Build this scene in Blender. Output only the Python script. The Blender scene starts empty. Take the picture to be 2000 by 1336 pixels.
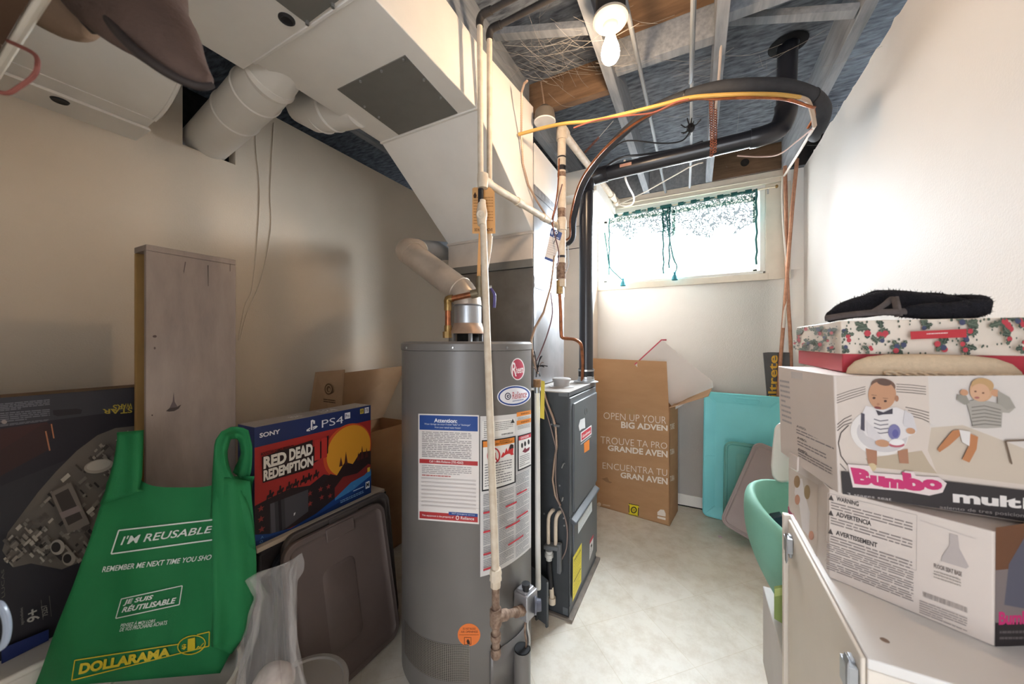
import bpy, bmesh, math, random
from mathutils import Vector, Matrix, noise
R = math.radians
S = bpy.context.scene
COL = S.collection
random.seed(7)

# ------------------------------------------------------------------ camera, light, exposure
F = 690.0                         # focal length in pixels of the 2000 x 1336 frame
YAW = math.atan2(358.0, F)        # camera is turned left of the room's long axis (+Y)
CAM = Vector((0, 0, 1.25))
cd = bpy.data.cameras.new('camera'); cam = bpy.data.objects.new('camera', cd); COL.objects.link(cam)
cam.location = CAM; cam.rotation_euler = (R(90), 0, YAW)
cd.sensor_width = 36; cd.sensor_fit = 'HORIZONTAL'; cd.lens = F * 36 / 2000
cd.clip_start = 0.02
cd.dof.use_dof = True; cd.dof.focus_distance = 1.9; cd.dof.aperture_fstop = 3.5
S.camera = cam

W = bpy.data.worlds.new('world'); S.world = W; W.use_nodes = True
W.node_tree.nodes['Background'].inputs[0].default_value = (0.87, 0.92, 1.0, 1)
W.node_tree.nodes['Background'].inputs[1].default_value = 5.2

def area(name, loc, rot, sx, sy, power, col=(1, 1, 1), portal=False):
    l = bpy.data.lights.new(name, 'AREA'); l.shape = 'RECTANGLE'; l.size = sx; l.size_y = sy
    l.energy = power; l.color = col
    o = bpy.data.objects.new(name, l); COL.objects.link(o); o.location = loc; o.rotation_euler = rot
    if portal: l.cycles.is_portal = True
    return o
# overcast daylight in the window well outside, and a portal in the added fill-light doorway behind the camera
area('daylight', (0.75, 3.90, 2.75), (R(-64), 0, R(-24)), 2.4, 1.7, 1450, (0.83, 0.92, 1.0))
area('window_portal', (-0.16, 3.17, 2.03), (R(-90), 0, 0), 1.14, .56, 1, portal=True)
area('fill_doorway_portal', (0.10, -1.62, 1.05), (R(90), 0, 0), 0.95, 2.08, 1, portal=True)

vs = S.view_settings
vs.view_transform = 'Standard'; vs.look = 'None'; vs.gamma = 1; vs.use_curve_mapping = False
vs.exposure = 0.6
BULB_POWER = 170.0

# ------------------------------------------------------------------ photograph geometry -> room coordinates
RT = Vector((math.cos(YAW), math.sin(YAW), 0)); FW = Vector((-math.sin(YAW), math.cos(YAW), 0)); UP = Vector((0, 0, 1))
def ray(x, y): return RT * ((x - 1000) / F) + FW + UP * ((668 - y) / F)
def D(x, y, d): return CAM + ray(x, y) * d
def onX(x, y, X): r = ray(x, y); return CAM + r * (X / r.x)
def onY(x, y, Y): r = ray(x, y); return CAM + r * (Y / r.y)
def onZ(x, y, Z): r = ray(x, y); return CAM + r * ((Z - CAM.z) / r.z)
XL, XR, YB, YN, ZT, ZD = -1.94, 0.645, 3.0, -1.6, 2.42, 2.61   # left, right, back, near walls; wall top; deck

# ------------------------------------------------------------------ materials
def lin(c):
    if isinstance(c, str):
        c = c.lstrip('#'); c = [int(c[i:i+2], 16) / 255 for i in (0, 2, 4)]
    return tuple(((v / 12.92) if v <= .04045 else ((v + .055) / 1.055) ** 2.4) for v in c) + (1,)
MC = {}
def M(name, col, rough=.6, metal=0.0, var=.08, scale=6.0, bump=0.0, bscale=60.0, spec=.4, stretch=(1, 1, 1), col2=None, detail=4):
    if name in MC: return MC[name]
    m = bpy.data.materials.new(name); m.use_nodes = True; MC[name] = m
    nt = m.node_tree; N = nt.nodes; L = nt.links; b = N['Principled BSDF']
    b.inputs['Roughness'].default_value = rough; b.inputs['Metallic'].default_value = metal
    b.inputs['Specular IOR Level'].default_value = spec
    c = lin(col)
    tc = N.new('ShaderNodeTexCoord'); mp = N.new('ShaderNodeMapping'); L.new(tc.outputs['Object'], mp.inputs[0])
    mp.inputs['Scale'].default_value = stretch
    if var or col2:
        n = N.new('ShaderNodeTexNoise'); n.inputs['Scale'].default_value = scale; n.inputs['Detail'].default_value = detail
        n.inputs['Roughness'].default_value = .6
        L.new(mp.outputs[0], n.inputs['Vector'])
        rp = N.new('ShaderNodeValToRGB'); L.new(n.outputs['Fac'], rp.inputs[0])
        rp.color_ramp.elements[0].position = .32; rp.color_ramp.elements[1].position = .68
        a = lin(col2) if col2 else tuple(v * (1 - var) for v in c[:3]) + (1,)
        e = c if col2 else tuple(min(1, v * (1 + var)) for v in c[:3]) + (1,)
        rp.color_ramp.elements[0].color = a; rp.color_ramp.elements[1].color = e
        L.new(rp.outputs[0], b.inputs['Base Color'])
    else:
        b.inputs['Base Color'].default_value = c
    if bump:
        n2 = N.new('ShaderNodeTexNoise'); n2.inputs['Scale'].default_value = bscale; n2.inputs['Detail'].default_value = 5
        L.new(mp.outputs[0], n2.inputs['Vector'])
        bp = N.new('ShaderNodeBump'); bp.inputs['Strength'].default_value = bump; bp.inputs['Distance'].default_value = .004
        L.new(n2.outputs['Fac'], bp.inputs['Height']); L.new(bp.outputs[0], b.inputs['Normal'])
    return m
def ink(col, rough=.55):
    return M('print_' + str(col).lstrip('#') , col, rough, 0, 0.0, spec=.3)

# ------------------------------------------------------------------ mesh builder
class MB:
    def __init__(s): s.v = []; s.f = []; s.mi = []; s.m = []
    def mat(s, m):
        if m not in s.m: s.m.append(m)
        return s.m.index(m)
    def add(s, vs, fs, m):
        k = len(s.v); s.v += [Vector(v) for v in vs]; i = s.mat(m)
        for f in fs: s.f.append([k + j for j in f]); s.mi.append(i)
    def hexa(s, b4, t4, m):
        s.add(list(b4) + list(t4), [(3, 2, 1, 0), (4, 5, 6, 7), (0, 1, 5, 4), (1, 2, 6, 5), (2, 3, 7, 6), (3, 0, 4, 7)], m)
    def box(s, x0, x1, y0, y1, z0, z1, m):
        s.hexa([(x0, y0, z0), (x1, y0, z0), (x1, y1, z0), (x0, y1, z0)], [(x0, y0, z1), (x1, y0, z1), (x1, y1, z1), (x0, y1, z1)], m)
    def obox(s, c, u, v, w, m):   # centre and three half-axis vectors
        c, u, v, w = Vector(c), Vector(u), Vector(v), Vector(w)
        s.hexa([c-u-v-w, c+u-v-w, c+u+v-w, c-u+v-w], [c-u-v+w, c+u-v+w, c+u+v+w, c-u+v+w], m)
    def slab(s, quad, ext, m):    # a quad given thickness along ext
        q = [Vector(p) for p in quad]; e = Vector(ext); s.hexa(q, [p + e for p in q], m)
    def prism(s, poly, ext, m):
        p = [Vector(a) for a in poly]; e = Vector(ext); n = len(p)
        s.add(p + [a + e for a in p], [tuple(range(n))[::-1], tuple(range(n, 2*n))] + [(i, (i+1) % n, n + (i+1) % n, n + i) for i in range(n)], m)
    def tube(s, pts, r, m, seg=12, smooth=0, caps=True, rib=0, flat=1.0):
        P = [Vector(p) for p in pts]
        rr = r if isinstance(r, (list, tuple)) else [r] * len(P)
        if smooth and len(P) > 2:
            Q = []; q = []
            for i in range(len(P) - 1):
                a, b, c, d = P[max(i-1, 0)], P[i], P[i+1], P[min(i+2, len(P)-1)]
                for k in range(smooth):
                    t = k / smooth
                    Q.append(.5 * ((2*b) + (c-a)*t + (2*a-5*b+4*c-d)*t*t + (3*b-a-3*c+d)*t**3)); q.append(rr[i] * (1-t) + rr[i+1] * t)
            Q.append(P[-1]); q.append(rr[-1]); P, rr = Q, q
        if rib:
            Q = [P[0]]; 
            for a, b in zip(P, P[1:]):
                n = max(1, int((b-a).length / rib))
                for k in range(1, n+1): Q.append(a.lerp(b, k/n))
            P = Q; rr = [rr[0] * (1.0 if i % 2 else .82) for i in range(len(P))]
        n = len(P); T = []
        for i in range(n):
            t = (P[min(i+1, n-1)] - P[max(i-1, 0)]); T.append(t.normalized() if t.length > 1e-9 else Vector((0, 0, 1)))
        x = T[0].orthogonal().normalized(); V = []
        for i in range(n):
            x = (x - T[i] * x.dot(T[i])).normalized(); y = T[i].cross(x)
            for k in range(seg):
                a = 2 * math.pi * k / seg
                V.append(P[i] + (x * math.cos(a) + y * math.sin(a) * flat) * rr[i])
        Fc = []
        for i in range(n - 1):
            for k in range(seg):
                k2 = (k + 1) % seg; Fc.append((i*seg+k, i*seg+k2, (i+1)*seg+k2, (i+1)*seg+k))
        if caps: Fc.append(tuple(range(seg))[::-1]); Fc.append(tuple((n-1)*seg + k for k in range(seg)))
        s.add(V, Fc, m)
    def lathe(s, c, prof, m, seg=40, axis=(0, 0, 1), caps=True):   # prof: (radius, height along axis)
        c = Vector(c); A = Vector(axis).normalized(); x = A.orthogonal().normalized(); y = A.cross(x); V = []; n = len(prof)
        for r, h in prof:
            for k in range(seg):
                a = 2 * math.pi * k / seg; V.append(c + A * h + (x * math.cos(a) + y * math.sin(a)) * r)
        Fc = [(i*seg+k, i*seg+(k+1) % seg, (i+1)*seg+(k+1) % seg, (i+1)*seg+k) for i in range(n-1) for k in range(seg)]
        if caps: Fc.append(tuple(range(seg))[::-1]); Fc.append(tuple((n-1)*seg + k for k in range(seg)))
        s.add(V, Fc, m)
    def ball(s, c, rx, ry, rz, m, nu=20, nv=12, amp=0, fr=8, axes=None):
        c = Vector(c); V = []; ax = axes or (Vector((1,0,0)), Vector((0,1,0)), Vector((0,0,1)))
        for i in range(nv + 1):
            t = math.pi * i / nv
            for k in range(nu):
                a = 2 * math.pi * k / nu
                u = Vector((math.sin(t)*math.cos(a), math.sin(t)*math.sin(a), math.cos(t)))
                d = 1 + amp * noise.noise(Vector((u.x*rx, u.y*ry, u.z*rz)) * fr + c * 3)
                V.append(c + (ax[0]*u.x*rx + ax[1]*u.y*ry + ax[2]*u.z*rz) * d)
        s.add(V, [(i*nu+k, (i+1)*nu+k, (i+1)*nu+(k+1) % nu, i*nu+(k+1) % nu) for i in range(nv) for k in range(nu)], m)
    def grid(s, fn, nu, nv, m):
        s.add([fn(i/nu, j/nv) for j in range(nv+1) for i in range(nu+1)],
              [(j*(nu+1)+i, (j+1)*(nu+1)+i, (j+1)*(nu+1)+i+1, j*(nu+1)+i+1) for j in range(nv) for i in range(nu)], m)
    def each(s, name, parent=None, **kw):      # one object for every connected piece
        up = list(range(len(s.v)))
        def find(i):
            while up[i] != i: up[i] = up[up[i]]; i = up[i]
            return i
        for f in s.f:
            for j in f[1:]: up[find(j)] = find(f[0])
        gr = {}
        for f, i in zip(s.f, s.mi): gr.setdefault(find(f[0]), []).append((f, i))
        out = []
        for g in gr.values():
            b = MB(); ids = sorted({j for f, _ in g for j in f}); ix = {j: k for k, j in enumerate(ids)}
            for m in s.m: b.mat(m)
            b.v = [s.v[j] for j in ids]; b.f = [[ix[j] for j in f] for f, _ in g]; b.mi = [i for _, i in g]
            out.append(b.build(name, parent, **kw))
        return out
    def build(s, name, parent=None, bevel=0, sharp=35, solid=0, clean=False):
        me = bpy.data.meshes.new(name); o = bpy.data.objects.new(name, me); COL.objects.link(o)
        if parent is None:
            xs, ys, zs = zip(*[tuple(v) for v in s.v]); org = Vector(((min(xs)+max(xs))/2, (min(ys)+max(ys))/2, min(zs)))
            o.location = org
        else:
            org = wloc(parent); o.parent = parent
        me.from_pydata([v - org for v in s.v], [], s.f)
        for m in s.m: me.materials.append(m)
        for p, i in zip(me.polygons, s.mi): p.material_index = i; p.use_smooth = True
        if not clean:
            bm = bmesh.new(); bm.from_mesh(me); bmesh.ops.remove_doubles(bm, verts=bm.verts, dist=1e-6)
            bmesh.ops.recalc_face_normals(bm, faces=bm.faces); bm.to_mesh(me); bm.free()
        me.set_sharp_from_angle(angle=R(sharp))
        if bevel:
            b = o.modifiers.new('bevel', 'BEVEL'); b.width = bevel; b.segments = 2; b.limit_method = 'ANGLE'; b.angle_limit = R(40)
        if solid:
            b = o.modifiers.new('solid', 'SOLIDIFY'); b.thickness = solid; b.offset = 0
        return o
def wloc(o):
    p = Vector(o.location)
    while o.parent: o = o.parent; p += Vector(o.location)
    return p
def tag(o, label, cat, group=None, kind=None):
    o['label'] = label; o['category'] = cat
    if group: o['group'] = group
    if kind: o['kind'] = kind
    return o
def thing(name, label, cat, loc=(0, 0, 0), group=None):
    o = bpy.data.objects.new(name, None); COL.objects.link(o); o.location = loc; o.empty_display_size = .05
    return tag(o, label, cat, group)
def struct(o):
    o['kind'] = 'structure'; return o

# ------------------------------------------------------------------ surfaces that carry print
class Plane:
    def __init__(s, p, q, r):           # three points of the face; normal is turned to the camera's side
        s.p = Vector(p); n = (Vector(q) - s.p).cross(Vector(r) - s.p).normalized()
        s.n = n if n.dot(CAM - s.p) > 0 else -n
    def hit(s, x, y, off=0):
        r = ray(x, y); return CAM + r * ((s.p - CAM).dot(s.n) / r.dot(s.n)) + s.n * off
class Cyl:
    def __init__(s, cx, cy, rad): s.c = Vector((cx, cy)); s.r = rad
    def hit(s, x, y, off=0):
        r = ray(x, y); d = Vector((r.x, r.y)); k = -s.c; rr = s.r + off
        a = d.dot(d); b = 2 * d.dot(k); c = k.dot(k) - rr * rr; q = b*b - 4*a*c
        t = (-b - math.sqrt(max(q, 0))) / (2*a); return CAM + r * t
TXT = {}
def textmesh(s, bold, shear):
    k = (s, bold, shear)
    if k in TXT: return TXT[k]
    c = bpy.data.curves.new('t', 'FONT'); c.body = s; c.offset = bold; c.shear = shear; c.resolution_u = 3
    o = bpy.data.objects.new('t', c); COL.objects.link(o)
    dg = bpy.context.evaluated_depsgraph_get(); me = bpy.data.meshes.new_from_object(o.evaluated_get(dg))
    v = [(p.co.x, p.co.y) for p in me.vertices]; f = [tuple(p.vertices) for p in me.polygons]
    bpy.data.objects.remove(o); bpy.data.curves.remove(c); bpy.data.meshes.remove(me)
    xs = [a for a, _ in v]; ys = [b for _, b in v]; x0, x1, y0, y1 = min(xs), max(xs), min(ys), max(ys)
    v = [((a-x0)/(x1-x0), 1-(b-y0)/(y1-y0)) for a, b in v]
    TXT[k] = (v, f); return TXT[k]
def bil(q, a, b):
    (x0, y0), (x1, y1), (x2, y2), (x3, y3) = q
    return ((x0*(1-a)+x1*a)*(1-b)+(x3*(1-a)+x2*a)*b, (y0*(1-a)+y1*a)*(1-b)+(y3*(1-a)+y2*a)*b)
class Print:
    def __init__(s, surf): s.s = surf; s.mb = MB(); s.k = 0
    def off(s): s.k += 1; return .0005 + s.k * (.00014 if isinstance(s.s, Cyl) else .00006)
    def quad(s, q, col, nx=1, ny=1, rough=.55):
        o = s.off(); m = col if not isinstance(col, str) else ink(col, rough); nx = nx*4 if isinstance(s.s, Cyl) else nx
        s.mb.grid(lambda a, b: s.s.hit(*bil(q, a, b), o), nx, ny, m)
    def rect(s, x0, y0, x1, y1, col, nx=1, ny=1): s.quad([(x0, y0), (x1, y0), (x1, y1), (x0, y1)], col, nx, ny)
    def poly(s, pts, col):
        o = s.off(); s.mb.add([s.s.hit(x, y, o) for x, y in pts], [tuple(range(len(pts)))], col if not isinstance(col, str) else ink(col))
    def ell(s, cx, cy, rx, ry, col, rot=0, n=14, a0=0, a1=360):     # built in strips so that it follows curved faces
        n = 48 if isinstance(s.s, Cyl) else n; c, d = math.cos(R(rot)), math.sin(R(rot)); o = s.off(); top = []; bot = []
        for i in range(n + 1):
            t = math.pi * i / n; u, v = -rx*math.cos(t), ry*math.sin(t)
            top.append(s.s.hit(cx+u*c+v*d, cy+u*d-v*c, o)); bot.append(s.s.hit(cx+u*c-v*d, cy+u*d+v*c, o))
        s.mb.add(top + bot, [(i, n+1+i, n+2+i, i+1) for i in range(n)], col if not isinstance(col, str) else ink(col))
    def line(s, pts, w, col):
        o = s.off(); m = ink(col) if isinstance(col, str) else col
        fine = []
        for (x0, y0), (x1, y1) in zip(pts, pts[1:]):
            k = 1 if isinstance(s.s, Plane) else max(1, int(math.hypot(x1-x0, y1-y0)/6)); fine += [(x0+(x1-x0)*j/k, y0+(y1-y0)*j/k) for j in range(k)]
        pts = fine + [pts[-1]]
        for (x0, y0), (x1, y1) in zip(pts, pts[1:]):
            l = math.hypot(x1-x0, y1-y0) or 1; nx, ny = -(y1-y0)/l*w/2, (x1-x0)/l*w/2
            s.mb.add([s.s.hit(x, y, o) for x, y in ((x0+nx, y0+ny), (x1+nx, y1+ny), (x1-nx, y1-ny), (x0-nx, y0-ny))], [(0, 1, 2, 3)], m)
    def frame(s, q, w, col): s.line(list(q) + [q[0]], w, col)
    def text(s, q, t, col, bold=0.0, shear=0.0):
        if len(q) == 4 and not isinstance(q[0], tuple): x0, y0, x1, y1 = q; q = [(x0, y0), (x1, y0), (x1, y1), (x0, y1)]
        v, f = textmesh(t, bold, shear); o = s.off()
        s.mb.add([s.s.hit(*bil(q, a, b), o) for a, b in v], f, ink(col) if isinstance(col, str) else col)
    def para(s, q, n, col, h=.45, wmin=.04, wmax=.14, fill=.97, indent=0, seed=1):   # rows of small print too fine to read
        rnd = random.Random(seed); o = s.off(); m = ink(col)
        for i in range(n):
            b0 = (i + .2) / n; b1 = (i + .2 + h) / n; a = indent; end = fill * (1 if (i+1) % 5 else rnd.uniform(.3, .8))
            while a < end:
                w = rnd.uniform(wmin, wmax); e = min(a + w, end)
                s.mb.add([s.s.hit(*bil(q, *p), o) for p in ((a, b0), (e, b0), (e, b1), (a, b1))], [(0, 1, 2, 3)], m); a = e + .018
    def build(s, name, parent): return s.mb.build(name, parent, clean=True)
# ------------------------------------------------------------------ base materials
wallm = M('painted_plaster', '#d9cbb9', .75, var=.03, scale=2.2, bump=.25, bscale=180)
wallb = M('brightened_plaster', '#efebe5', .75, var=.02, scale=2.2, bump=.2, bscale=180)  # lighter than the tan wallm, standing in for bounce light missing at back
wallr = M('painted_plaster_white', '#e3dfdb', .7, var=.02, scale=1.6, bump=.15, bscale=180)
trimm = M('old_cream_paint', '#ddd2c1', .6, var=.05, scale=9)
whitep = M('white_gloss_paint', '#e6e2da', .5, var=.03, scale=6)
dark = M('dark_ceiling_board', '#3a3f46', .95, var=.0, col2='#7d838b', scale=14, stretch=(1, 4, 1), detail=8)
darker = M('dark_cavity', '#1d1a18', .95, col2='#322d29', scale=20)
joistm = M('grey_joist_wood', '#8f9399', .8, col2='#74787e', scale=5, stretch=(9, 1, 9), bump=.2)
brownw = M('brown_plywood', '#7a5f47', .85, col2='#5f4834', scale=6, stretch=(1, 6, 6))
ductm = M('painted_duct', '#e6e1da', .5, metal=0.0, var=.04, scale=4, bump=.05, bscale=30)
ductd = M('dusty_painted_duct', '#c3b7ab', .6, col2='#d3c7ba', scale=7, detail=6)
galv = M('galvanised_steel', '#8d8a87', .36, metal=.85, col2='#9d9a97', scale=10, detail=6)
galvb = M('bright_galvanised_steel', '#b9bcc0', .38, metal=.8, col2='#a3a6aa', scale=7, detail=5)
greypanel = M('grey_zinc_panel', '#7c7a75', .55, metal=.35, var=.04, scale=14)
steel = M('screw_steel', '#b8b8b8', .3, metal=.9, var=0)
blackpl = M('black_plastic_pipe', '#23242a', .28, var=.1, scale=20, spec=.6)
rubber = M('black_rubber', '#1c1c1f', .5, var=0)
foam = M('black_foam_insulation', '#2f3136', .75, var=.12, scale=40, bump=.15)
copper = M('copper', '#b8714c', .35, metal=.8, col2='#7d5138', scale=25)
brass = M('brass', '#b39462', .4, metal=.8, col2='#8a6d40', scale=30)
pipew = M('old_white_pipe_paint', '#ddd0bd', .55, col2='#cbb9a2', scale=28, bump=.2)
rust = M('bare_rusty_iron', '#6b5244', .7, metal=.3, col2='#a38c7a', scale=60, bump=.3)
yel = M('yellow_cable_jacket', '#bf9850', .5, var=.05)
whitec = M('white_cable_jacket', '#d8cec4', .5, var=.05)
reddish = M('red_brown_wire', '#8a4b3c', .5, var=.05)
card = M('brown_cardboard', '#b98f68', .85, col2='#b08660', scale=5, stretch=(1, 1, 3))
cardin = M('cardboard_inner_ply', '#b39272', .85, col2='#a98868', scale=6)
cardedge = M('cardboard_cut_edge', '#d3b592', .9, var=.05)

# ------------------------------------------------------------------ floor
def floor_mat():
    m = M('vinyl_floor', '#e8e2d6', .42, var=.05, scale=3, spec=.35); nt = m.node_tree; N = nt.nodes; L = nt.links
    b = N['Principled BSDF']; tc = N['Texture Coordinate']; old = b.inputs['Base Color'].links[0].from_socket
    br = N.new('ShaderNodeTexBrick'); br.offset = 0; br.inputs['Scale'].default_value = 3.28
    br.inputs['Color1'].default_value = (1, 1, 1, 1); br.inputs['Color2'].default_value = (.95, .94, .92, 1); br.inputs['Mortar'].default_value = (.86, .82, .75, 1)
    br.inputs['Mortar Size'].default_value = .006; br.inputs['Mortar Smooth'].default_value = .6; br.inputs['Brick Width'].default_value = 1; br.inputs['Row Height'].default_value = 1
    mp = N.new('ShaderNodeMapping'); mp.inputs['Rotation'].default_value = (0, 0, R(45)); L.new(tc.outputs['Object'], mp.inputs[0]); L.new(mp.outputs[0], br.inputs['Vector'])
    v = N.new('ShaderNodeTexNoise'); v.inputs['Scale'].default_value = 11; v.inputs['Detail'].default_value = 9; v.inputs['Roughness'].default_value = .75; L.new(tc.outputs['Object'], v.inputs['Vector'])
    r = N.new('ShaderNodeValToRGB'); L.new(v.outputs['Fac'], r.inputs[0])
    r.color_ramp.elements[0].position = .28; r.color_ramp.elements[0].color = (.66, .58, .47, 1); r.color_ramp.elements[1].position = .56; r.color_ramp.elements[1].color = (1, 1, 1, 1)
    x = N.new('ShaderNodeMix'); x.data_type = 'RGBA'; x.blend_type = 'MULTIPLY'; x.inputs[0].default_value = .9; L.new(old, x.inputs[6]); L.new(br.outputs['Color'], x.inputs[7])
    y = N.new('ShaderNodeMix'); y.data_type = 'RGBA'; y.blend_type = 'MULTIPLY'; y.inputs[0].default_value = .6; L.new(x.outputs[2], y.inputs[6]); L.new(r.outputs[0], y.inputs[7])
    L.new(y.outputs[2], b.inputs['Base Color']); return m
mb = MB(); mb.box(XL-.1, XR+.1, YN-.6, YB+.1, -.08, 0, floor_mat()); struct(mb.build('floor'))

# ------------------------------------------------------------------ walls
def wall_panel(mb, axis, c0, c1, u0, u1, z0, z1, holes, m):
    """a slab between c0 and c1 on its axis, from u0 to u1 and z0 to z1, cut into cells around rectangular holes"""
    us = sorted({u0, u1} | {h[i] for h in holes for i in (0, 1)}); zs = sorted({z0, z1} | {h[i] for h in holes for i in (2, 3)})
    for a, b in zip(us, us[1:]):
        for c, d in zip(zs, zs[1:]):
            if any(h[0] <= (a+b)/2 <= h[1] and h[2] <= (c+d)/2 <= h[3] for h in holes): continue
            if axis == 'x': mb.box(c0, c1, a, b, c, d, m)
            else: mb.box(a, b, c0, c1, c, d, m)
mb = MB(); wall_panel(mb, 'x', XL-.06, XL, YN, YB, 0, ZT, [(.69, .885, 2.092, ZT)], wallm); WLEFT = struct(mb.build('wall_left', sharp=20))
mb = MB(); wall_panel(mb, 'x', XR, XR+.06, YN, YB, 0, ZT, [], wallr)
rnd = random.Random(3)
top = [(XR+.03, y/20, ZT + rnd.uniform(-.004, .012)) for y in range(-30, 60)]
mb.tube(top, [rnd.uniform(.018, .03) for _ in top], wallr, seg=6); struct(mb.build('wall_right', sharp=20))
WX0, WX1, WZ0, WZ1 = -.735, .42, 1.742, 2.318        # rough window opening
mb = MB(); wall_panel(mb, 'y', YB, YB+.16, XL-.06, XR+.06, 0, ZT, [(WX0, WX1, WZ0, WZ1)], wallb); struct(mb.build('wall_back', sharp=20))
mb = MB(); wall_panel(mb, 'y', YN-.1, YN, XL-.06, XR+.06, 0, ZT, [(-.35, .55, 0, 2.06)], wallm); struct(mb.build('wall_near', sharp=20))  # opening added behind the camera to let fill light in
mb = MB()
for x0, x1 in ((-.43, -.35), (.55, .63)): mb.box(x0, x1, YN, YN+.02, 0, 2.14, whitep)
mb.box(-.43, .63, YN, YN+.02, 2.06, 2.14, whitep); mb.box(-.39, -.352, YN+.02, -.76, .012, 2.05, whitep); struct(mb.build('fill_door_1', bevel=.003))  # unseen doorway added for fill light; its leaf shields the left wall

# ceiling: dark boards, joists and blocking as its parts
mb = MB(); mb.box(XL-.5, XR+.5, YN-.1, YB+.3, ZD, ZD+.03, dark)
for x in (XL-.5, XR+.48): mb.box(x, x+.02, YN-.1, YB+.3, ZT-.5, ZD, darker)
for x0, x1 in ((XL-.5, XL-.061), (XR+.061, XR+.5)): mb.box(x0, x1, YN-.1, YB+.3, ZT-.52, ZT-.5, darker)  # unseen boards added to keep outside light from leaking through the wall cavities
for y in (YN-.1, YB+.28): mb.box(XL-.5, XR+.5, y, y+.02, ZT+.005, ZD, darker)
CEIL = struct(mb.build('ceiling'))
jx = [-1.69, -1.25, -.80, -.34, .088, .541, .97]
for i, x in enumerate(jx):
    j = MB(); j.box(x-.021, x+.021, YN, YB+.25, ZT+.004, ZD, joistm); j.build('joist', CEIL, bevel=.002)
def block(x0, x1, y, m, w=.04, z0=ZT+.01):
    b = MB(); b.box(x0, x1, y, y+w, z0, ZD, m); b.build('blocking', CEIL)
block(-.319, .067, 1.62, joistm, .045, ZT+.05); block(.109, .52, 1.52, joistm, .045, ZT+.04); block(-.779, -.361, 1.70, brownw, .04, ZT+.03)
block(-.319, .067, YB-.02, joistm); block(.109, .52, YB-.03, brownw, .04); block(-.779, -.361, YB-.02, joistm); block(.562, .95, YB-.02, darker); 
for a, b in zip(jx[:2], jx[1:3]): block(a+.021, b-.021, 2.98, darker)
b = MB(); b.box(-.318, .066, .55, 1.615, ZD-.012, ZD-.002, brownw); b.build('plywood_patch', CEIL)
for (x0, x1, y) in ((-.78, -.361, 1.28), (.109, .52, 1.66)):   # crossed bridging strips
    b = MB(); b.obox(((x0+x1)/2, y+.045, (ZT+ZD)/2), ((x1-x0)/2, 0, -.07), (0, .02, 0), (.005, 0, .012), joistm); b.build('bridging', CEIL)
b = MB(); b.lathe((.31, YB-.032, 2.515), [(.026, 0), (.026, .004)], darker, 20, (0, -1, 0)); b.build('blocking_hole', CEIL)

# window: frame, sash and pane; sill board and head trim on the wall
WIN = bpy.data.objects.new('window_1', None); COL.objects.link(WIN); WIN.location = ((WX0+WX1)/2, YB, WZ0); struct(WIN)
mb = MB()
for x0, x1, z0, z1 in ((WX0-.006, WX0+.03, WZ0, WZ1), (WX1-.02, WX1+.012, WZ0, WZ1), (WX0, WX1, WZ1-.012, WZ1+.012), (WX0, WX1, WZ0-.012, WZ0+.008)):
    mb.box(x0, x1, YB-.008, YB+.15, z0, z1, whitep)
mb.build('window_frame', WIN, bevel=.002)
mb = MB()
a0, a1, c0, c1 = WX0+.03, WX1-.02, WZ0+.008, WZ1-.012
for x0, x1, z0, z1 in ((a0, a0+.028, c0, c1), (a1-.028, a1, c0, c1), (a0, a1, c1-.028, c1), (a0, a1, c0, c0+.03), ((a0+a1)/2-.012, (a0+a1)/2+.012, c0, c1)):
    mb.box(x0, x1, YB+.10, YB+.13, z0, z1, whitep)
mb.build('sash', WIN, bevel=.002)
gm = bpy.data.materials.new('window_glass'); gm.use_nodes = True; nt = gm.node_tree; nt.nodes.clear()
o_ = nt.nodes.new('ShaderNodeOutputMaterial'); mx = nt.nodes.new('ShaderNodeMixShader'); tr = nt.nodes.new('ShaderNodeBsdfTransparent'); gl = nt.nodes.new('ShaderNodeBsdfGlossy')
gl.inputs['Roughness'].default_value = .02; mx.inputs[0].default_value = .06
nt.links.new(tr.outputs[0], mx.inputs[1]); nt.links.new(gl.outputs[0], mx.inputs[2]); nt.links.new(mx.outputs[0], o_.inputs[0])
mb = MB(); mb.box(a0+.02, a1-.02, YB+.112, YB+.117, c0+.02, c1-.02, gm); mb.build('pane', WIN)
mb = MB(); mb.box(WX0-.02, XR-.11, YB-.022, YB, 2.345, ZT+.005, trimm); mb.box(WX0-.02, XR-.11, YB-.03, YB-.02, 2.375, 2.385, trimm); struct(mb.build('trim_1', bevel=.003))
mb = MB(); mb.box(WX0-.03, WX1+.03, YB-.012, YB, WZ0-.06, WZ0-.013, trimm); struct(mb.build('trim_2', bevel=.003))
mb = MB(); mb.box(WX1+.013, XR-.07, YB-.01, YB, WZ0-.06, 2.344, trimm); struct(mb.build('trim_3', bevel=.003))
mb = MB(); mb.box(-.95, XR, YB-.012, YB, 0.008, .09, wallb); mb.box(-.95, XR, YB-.012, YB, 0, .006, darker); struct(mb.build('baseboard_back', bevel=.003))
# white soffit box that boxes in the return duct beside the window
mb = MB(); mb.box(-1.15, -.585, 2.35, YB-.001, 2.262, ZT+.003, whitep); struct(mb.build('trim_4', bevel=.004))
# partition between the furnace back and the window wall
pk = M('cream_partition', '#e2d3c4', .7, var=.03)
mb = MB(); mb.box(-.99, -.735, 2.5, YB-.002, 0, 1.93, pk); mb.box(-.99, -.735, 2.5, YB-.002, 1.936, 2.09, pk); mb.box(-.99, -.735, 2.5, YB-.002, 2.095, 2.261, pk); mb.box(-.986, -.739, 2.504, YB-.004, 0, 2.261, darker); struct(mb.build('wall_partition'))

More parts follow.
